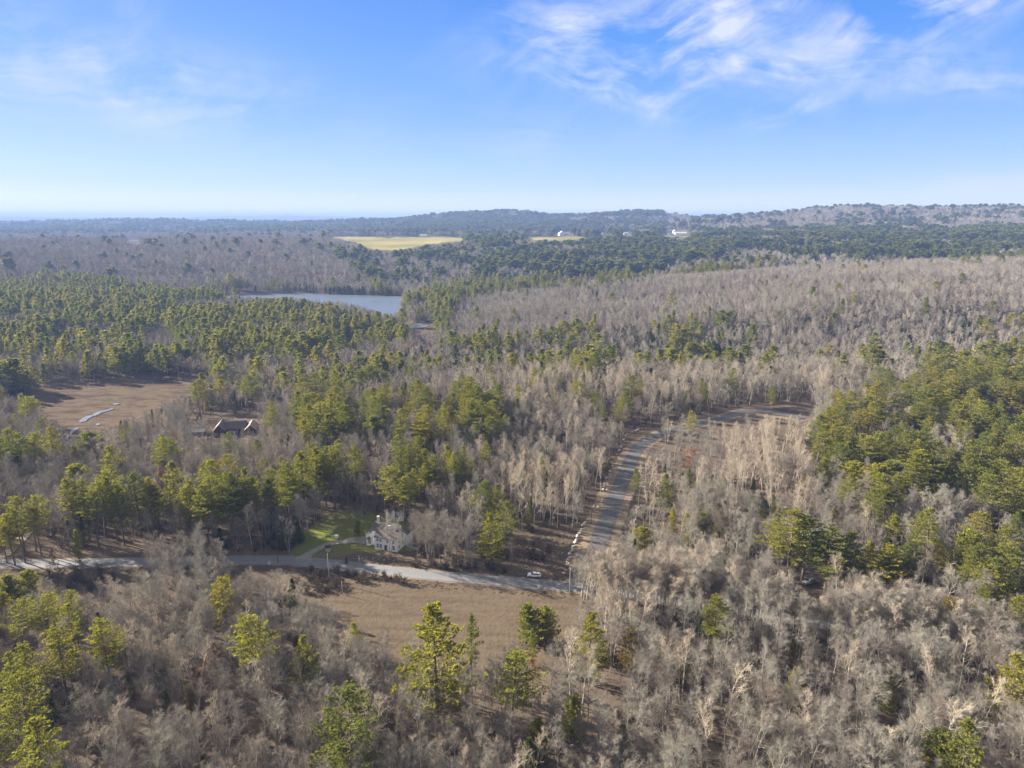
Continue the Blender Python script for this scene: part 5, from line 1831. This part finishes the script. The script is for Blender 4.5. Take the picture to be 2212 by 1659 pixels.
def inst_stuff(name, lod, idx, label, cat, zoff=0):
    P = PROTO[lod]
    c = bpy.data.collections.new('kinds_' + lod)
    for i, d in enumerate(P):
        o = bpy.data.objects.new('%s_%02d' % (lod, i), d['full'])
        c.objects.link(o)
    idx = np.array(idx)
    n = len(idx)
    me = bpy.data.meshes.new(name)
    me.vertices.add(n)
    me.vertices.foreach_set('co', np.stack([X[idx], Y[idx], Zg[idx] + zoff], 1).astype(np.float32).ravel())
    a = me.attributes.new('pick', 'INT', 'POINT')
    a.data.foreach_set('value', rng.integers(0, len(P), n).astype(np.int32))
    a = me.attributes.new('turn', 'FLOAT_VECTOR', 'POINT')
    t = np.zeros((n, 3), np.float32)
    t[:, 0] = rng.normal(0, .03, n)
    t[:, 1] = rng.normal(0, .03, n)
    t[:, 2] = rng.random(n) * 6.28
    a.data.foreach_set('vector', t.ravel())
    a = me.attributes.new('grow', 'FLOAT_VECTOR', 'POINT')
    s = (HT[idx] / P[0]['h'])[:, None] * np.ones((1, 3))
    s[:, :2] *= rng.uniform(.85, 1.2, (n, 1))
    s[:, :2] *= np.clip(1 + (Y[idx] - 1200) / 3500, 1, 1.55)[:, None] * (1.0 if 'pine' not in lod else rng.uniform(1.1, 1.65, n)[:, None])
    a.data.foreach_set('vector', s.astype(np.float32).ravel())
    o = obj(name, me)
    g = bpy.data.node_groups.new('plant_' + lod, 'GeometryNodeTree')
    g.interface.new_socket('Geometry', in_out='INPUT', socket_type='NodeSocketGeometry')
    g.interface.new_socket('Geometry', in_out='OUTPUT', socket_type='NodeSocketGeometry')
    N, L = g.nodes, g.links
    gi, go = N.new('NodeGroupInput'), N.new('NodeGroupOutput')
    ip = N.new('GeometryNodeInstanceOnPoints')
    ci = N.new('GeometryNodeCollectionInfo')
    ci.inputs['Collection'].default_value = c
    ci.inputs['Separate Children'].default_value = True
    ci.inputs['Reset Children'].default_value = True
    ip.inputs['Pick Instance'].default_value = True

    def na(nm, typ):
        q = N.new('GeometryNodeInputNamedAttribute')
        q.data_type = typ
        q.inputs['Name'].default_value = nm
        return q.outputs['Attribute']
    e2r = N.new('FunctionNodeEulerToRotation')
    L.new(gi.outputs[0], ip.inputs['Points'])
    L.new(ci.outputs[0], ip.inputs['Instance'])
    L.new(na('pick', 'INT'), ip.inputs['Instance Index'])
    L.new(na('turn', 'FLOAT_VECTOR'), e2r.inputs[0])
    L.new(e2r.outputs[0], ip.inputs['Rotation'])
    L.new(na('grow', 'FLOAT_VECTOR'), ip.inputs['Scale'])
    L.new(ip.outputs[0], go.inputs[0])
    mod = o.modifiers.new('plant', 'NODES')
    mod.node_group = g
    tag(o, label, cat, kind='stuff')
    return o


SL = {'bare': ('bare_woods', 'grey brown leafless woods filling the near and middle slopes'),
      'birch': ('birch_woods', 'pale leafless trees mixed through the near woods'),
      'bare_far': ('middle_bare_woods', 'hazy tan leafless woods on the slopes beyond the lane and marsh'),
      'bare_vfar': ('far_bare_woods', 'blue grey leafless woods on the far hills'),
      'pine': ('pine_woods', 'dark green pines crowding behind the nearest ones'),
      'pine_far': ('middle_pine_woods', 'green pine woods around the pond and behind the tan slope'),
      'pine_vfar': ('far_pine_woods', 'dark pine woods on the far hills'),
      'spruce': ('spruce_woods', 'dark spruces mixed through the near woods'),
      'spruce_far': ('middle_spruce_woods', 'dark spruces dotted over the tan slope'),
      'gold': ('yellow_woods', 'dull yellow conifers dotted through the woods'),
      'russet': ('russet_woods', 'trees with russet leaves dotted through the woods')}
for lod, idx in STUFF.items():
    inst_stuff(SL[lod][0], lod, idx, SL[lod][1], 'woods')

# trees crowding the near side of the road past the junction
_pp = [p for p in MAINP if p.x > 22]
for i in range(0, min(len(_pp) - 1, 90), 1):
    for k in range(4):
        p = _pp[i]
        x, y = p.x + random.uniform(-2, 2), p.y - (4.0, 5.5, 8.5, 13)[k] + random.uniform(-.4, 1.5)
        if random.random() < .35:
            continue
        if np.hypot(x, y) < 420 and x < 190:
            hh = random.uniform(14, 19)
            kk = 'bare' if random.random() < .75 else 'birch'
            qu, qv = project(np.full(4, x), y, np.array([.1, .4, .7, 1.0]) * hh)
            if bool(np.any((np.abs(qu - 1748) < 34) & (qv > 1236) & (qv < 1272))):
                continue
            pu, pv = project(x, y, hh * .8)
            tree(kk, x, y, hh, 1.1, None, None, tree_label(LOOK[kk], float(pu), float(pv), hh, random.uniform(.8, 1.2), kk), 'leafless trees along the hidden road on the right')

# bushes along the field, the road and the yard, and brushy undergrowth
nb = 0
for (poly, cnt, ww) in (([(640, 1232), (800, 1238), (900, 1262), (760, 1262), (660, 1300), (640, 1270)], 46, 'between the road and the field'),
                        ([(100, 1232), (250, 1232), (260, 1300), (120, 1290)], 34, 'below the road at the far left'),
                        ([(560, 1130), (640, 1110), (700, 1100), (660, 1130), (630, 1190), (560, 1195)], 40, 'at the left edge of the lawn'),
                        ([(880, 1200), (1110, 1235), (1100, 1246), (880, 1228)], 24, 'on the bank between farmhouse woods and road'),
                        ([(1352, 1100), (1345, 1150), (1328, 1200), (1352, 1200), (1380, 1110)], 14, 'on the right shoulder of the lane'),
                        ([(1140, 1180), (1200, 1180), (1200, 1215), (1140, 1215)], 9, 'in the dark clearing above the parked car')):
    k = 0
    us, vs = [p[0] for p in poly], [p[1] for p in poly]
    while k < cnt:
        u, v = random.uniform(min(us), max(us)), random.uniform(min(vs), max(vs))
        if not inpoly(np.array([u]), np.array([v]), poly)[0]:
            continue
        p = unproj(u, v)
        k += 1
        bh = random.uniform(1.6, 3.6)
        tree('bush', p.x, p.y, bh, random.uniform(.9, 1.5), None, None, tree_label('tangled brown bush', u, v, bh, random.uniform(.8, 1.2), 'bush'), 'brown bushes ' + ww)
_k = (Y < 520) & (K != 1)
_sel = np.where(_k)[0]
_X, _Y, _Z, _H = X, Y, Zg, HT
X = X[_sel] + rng.normal(0, 2, len(_sel))
Y = Y[_sel] + rng.normal(0, 2, len(_sel))
Zg = height(X, Y)
HT = rng.uniform(1.2, 4.2, len(_sel))
_ug, _vg = project(X, Y, Zg + 1)
_ok = (road_dist(X, Y, MAINP) > 6) & (road_dist(X, Y, LANEP) > 9)
for poly in NOGO_VIS + NOGO_BASE:
    _ok &= ~inpoly(_ug, _vg, poly)
inst_stuff('undergrowth', 'bush', np.where(_ok)[0], 'brushy brown undergrowth below the leafless trees', 'undergrowth')
# dry grass tufts over the field, clearing and road banks
gx, gy = rng.uniform(-135, 75, 30000), rng.uniform(148, 262, 30000)
gz = height(gx, gy)
gu, gv = project(gx, gy, gz)
gm = (inpoly(gu, gv, P_OPEN) | ((road_dist(gx, gy, MAINP) < 8) & (gx < 40))) & (road_dist(gx, gy, MAINP) > 4.2) & (road_dist(gx, gy, LANEP) > 8.5) & ~inpoly(gu, gv, P_LAWN)
gm &= (fbm(gx / 14, gy / 7, 88, 3) > rng.uniform(-1.4, .9, len(gx)))
X, Y, Zg = gx[gm], gy[gm], gz[gm]
HT = rng.uniform(.15, .42, len(X))
inst_stuff('dry_grass', 'grass', np.arange(len(X)), 'tufts of dry brown grass over the clearing and the road banks', 'grass')
X, Y, Zg, HT = _X, _Y, _Z, _H

# ------------------------------------------------------------------ haze
def haze():
    m, T, out = new_mat('haze_air')
    v = T.node('ShaderNodeVolumePrincipled', {'Color': (.24, .37, .70, 1), 'Density': HAZE_D, 'Anisotropy': .05})
    T.l.new(v.outputs[0], out.inputs['Volume'])
    mb = MB()
    mb.box(-24000, 24000, -900, 21000, ZMIN - 1.0, 208)
    o = mb.build('haze', m)
    tag(o, 'thin blue air that fades the far hills', 'haze', kind='stuff')


HAZE_D = 1.15e-4
haze()
scene.cycles.use_denoising = True
scene.cycles.max_bounces = 5
scene.cycles.diffuse_bounces = 2
scene.cycles.glossy_bounces = 2
scene.cycles.transmission_bounces = 2
scene.cycles.transparent_max_bounces = 4
scene.cycles.volume_bounces = 0
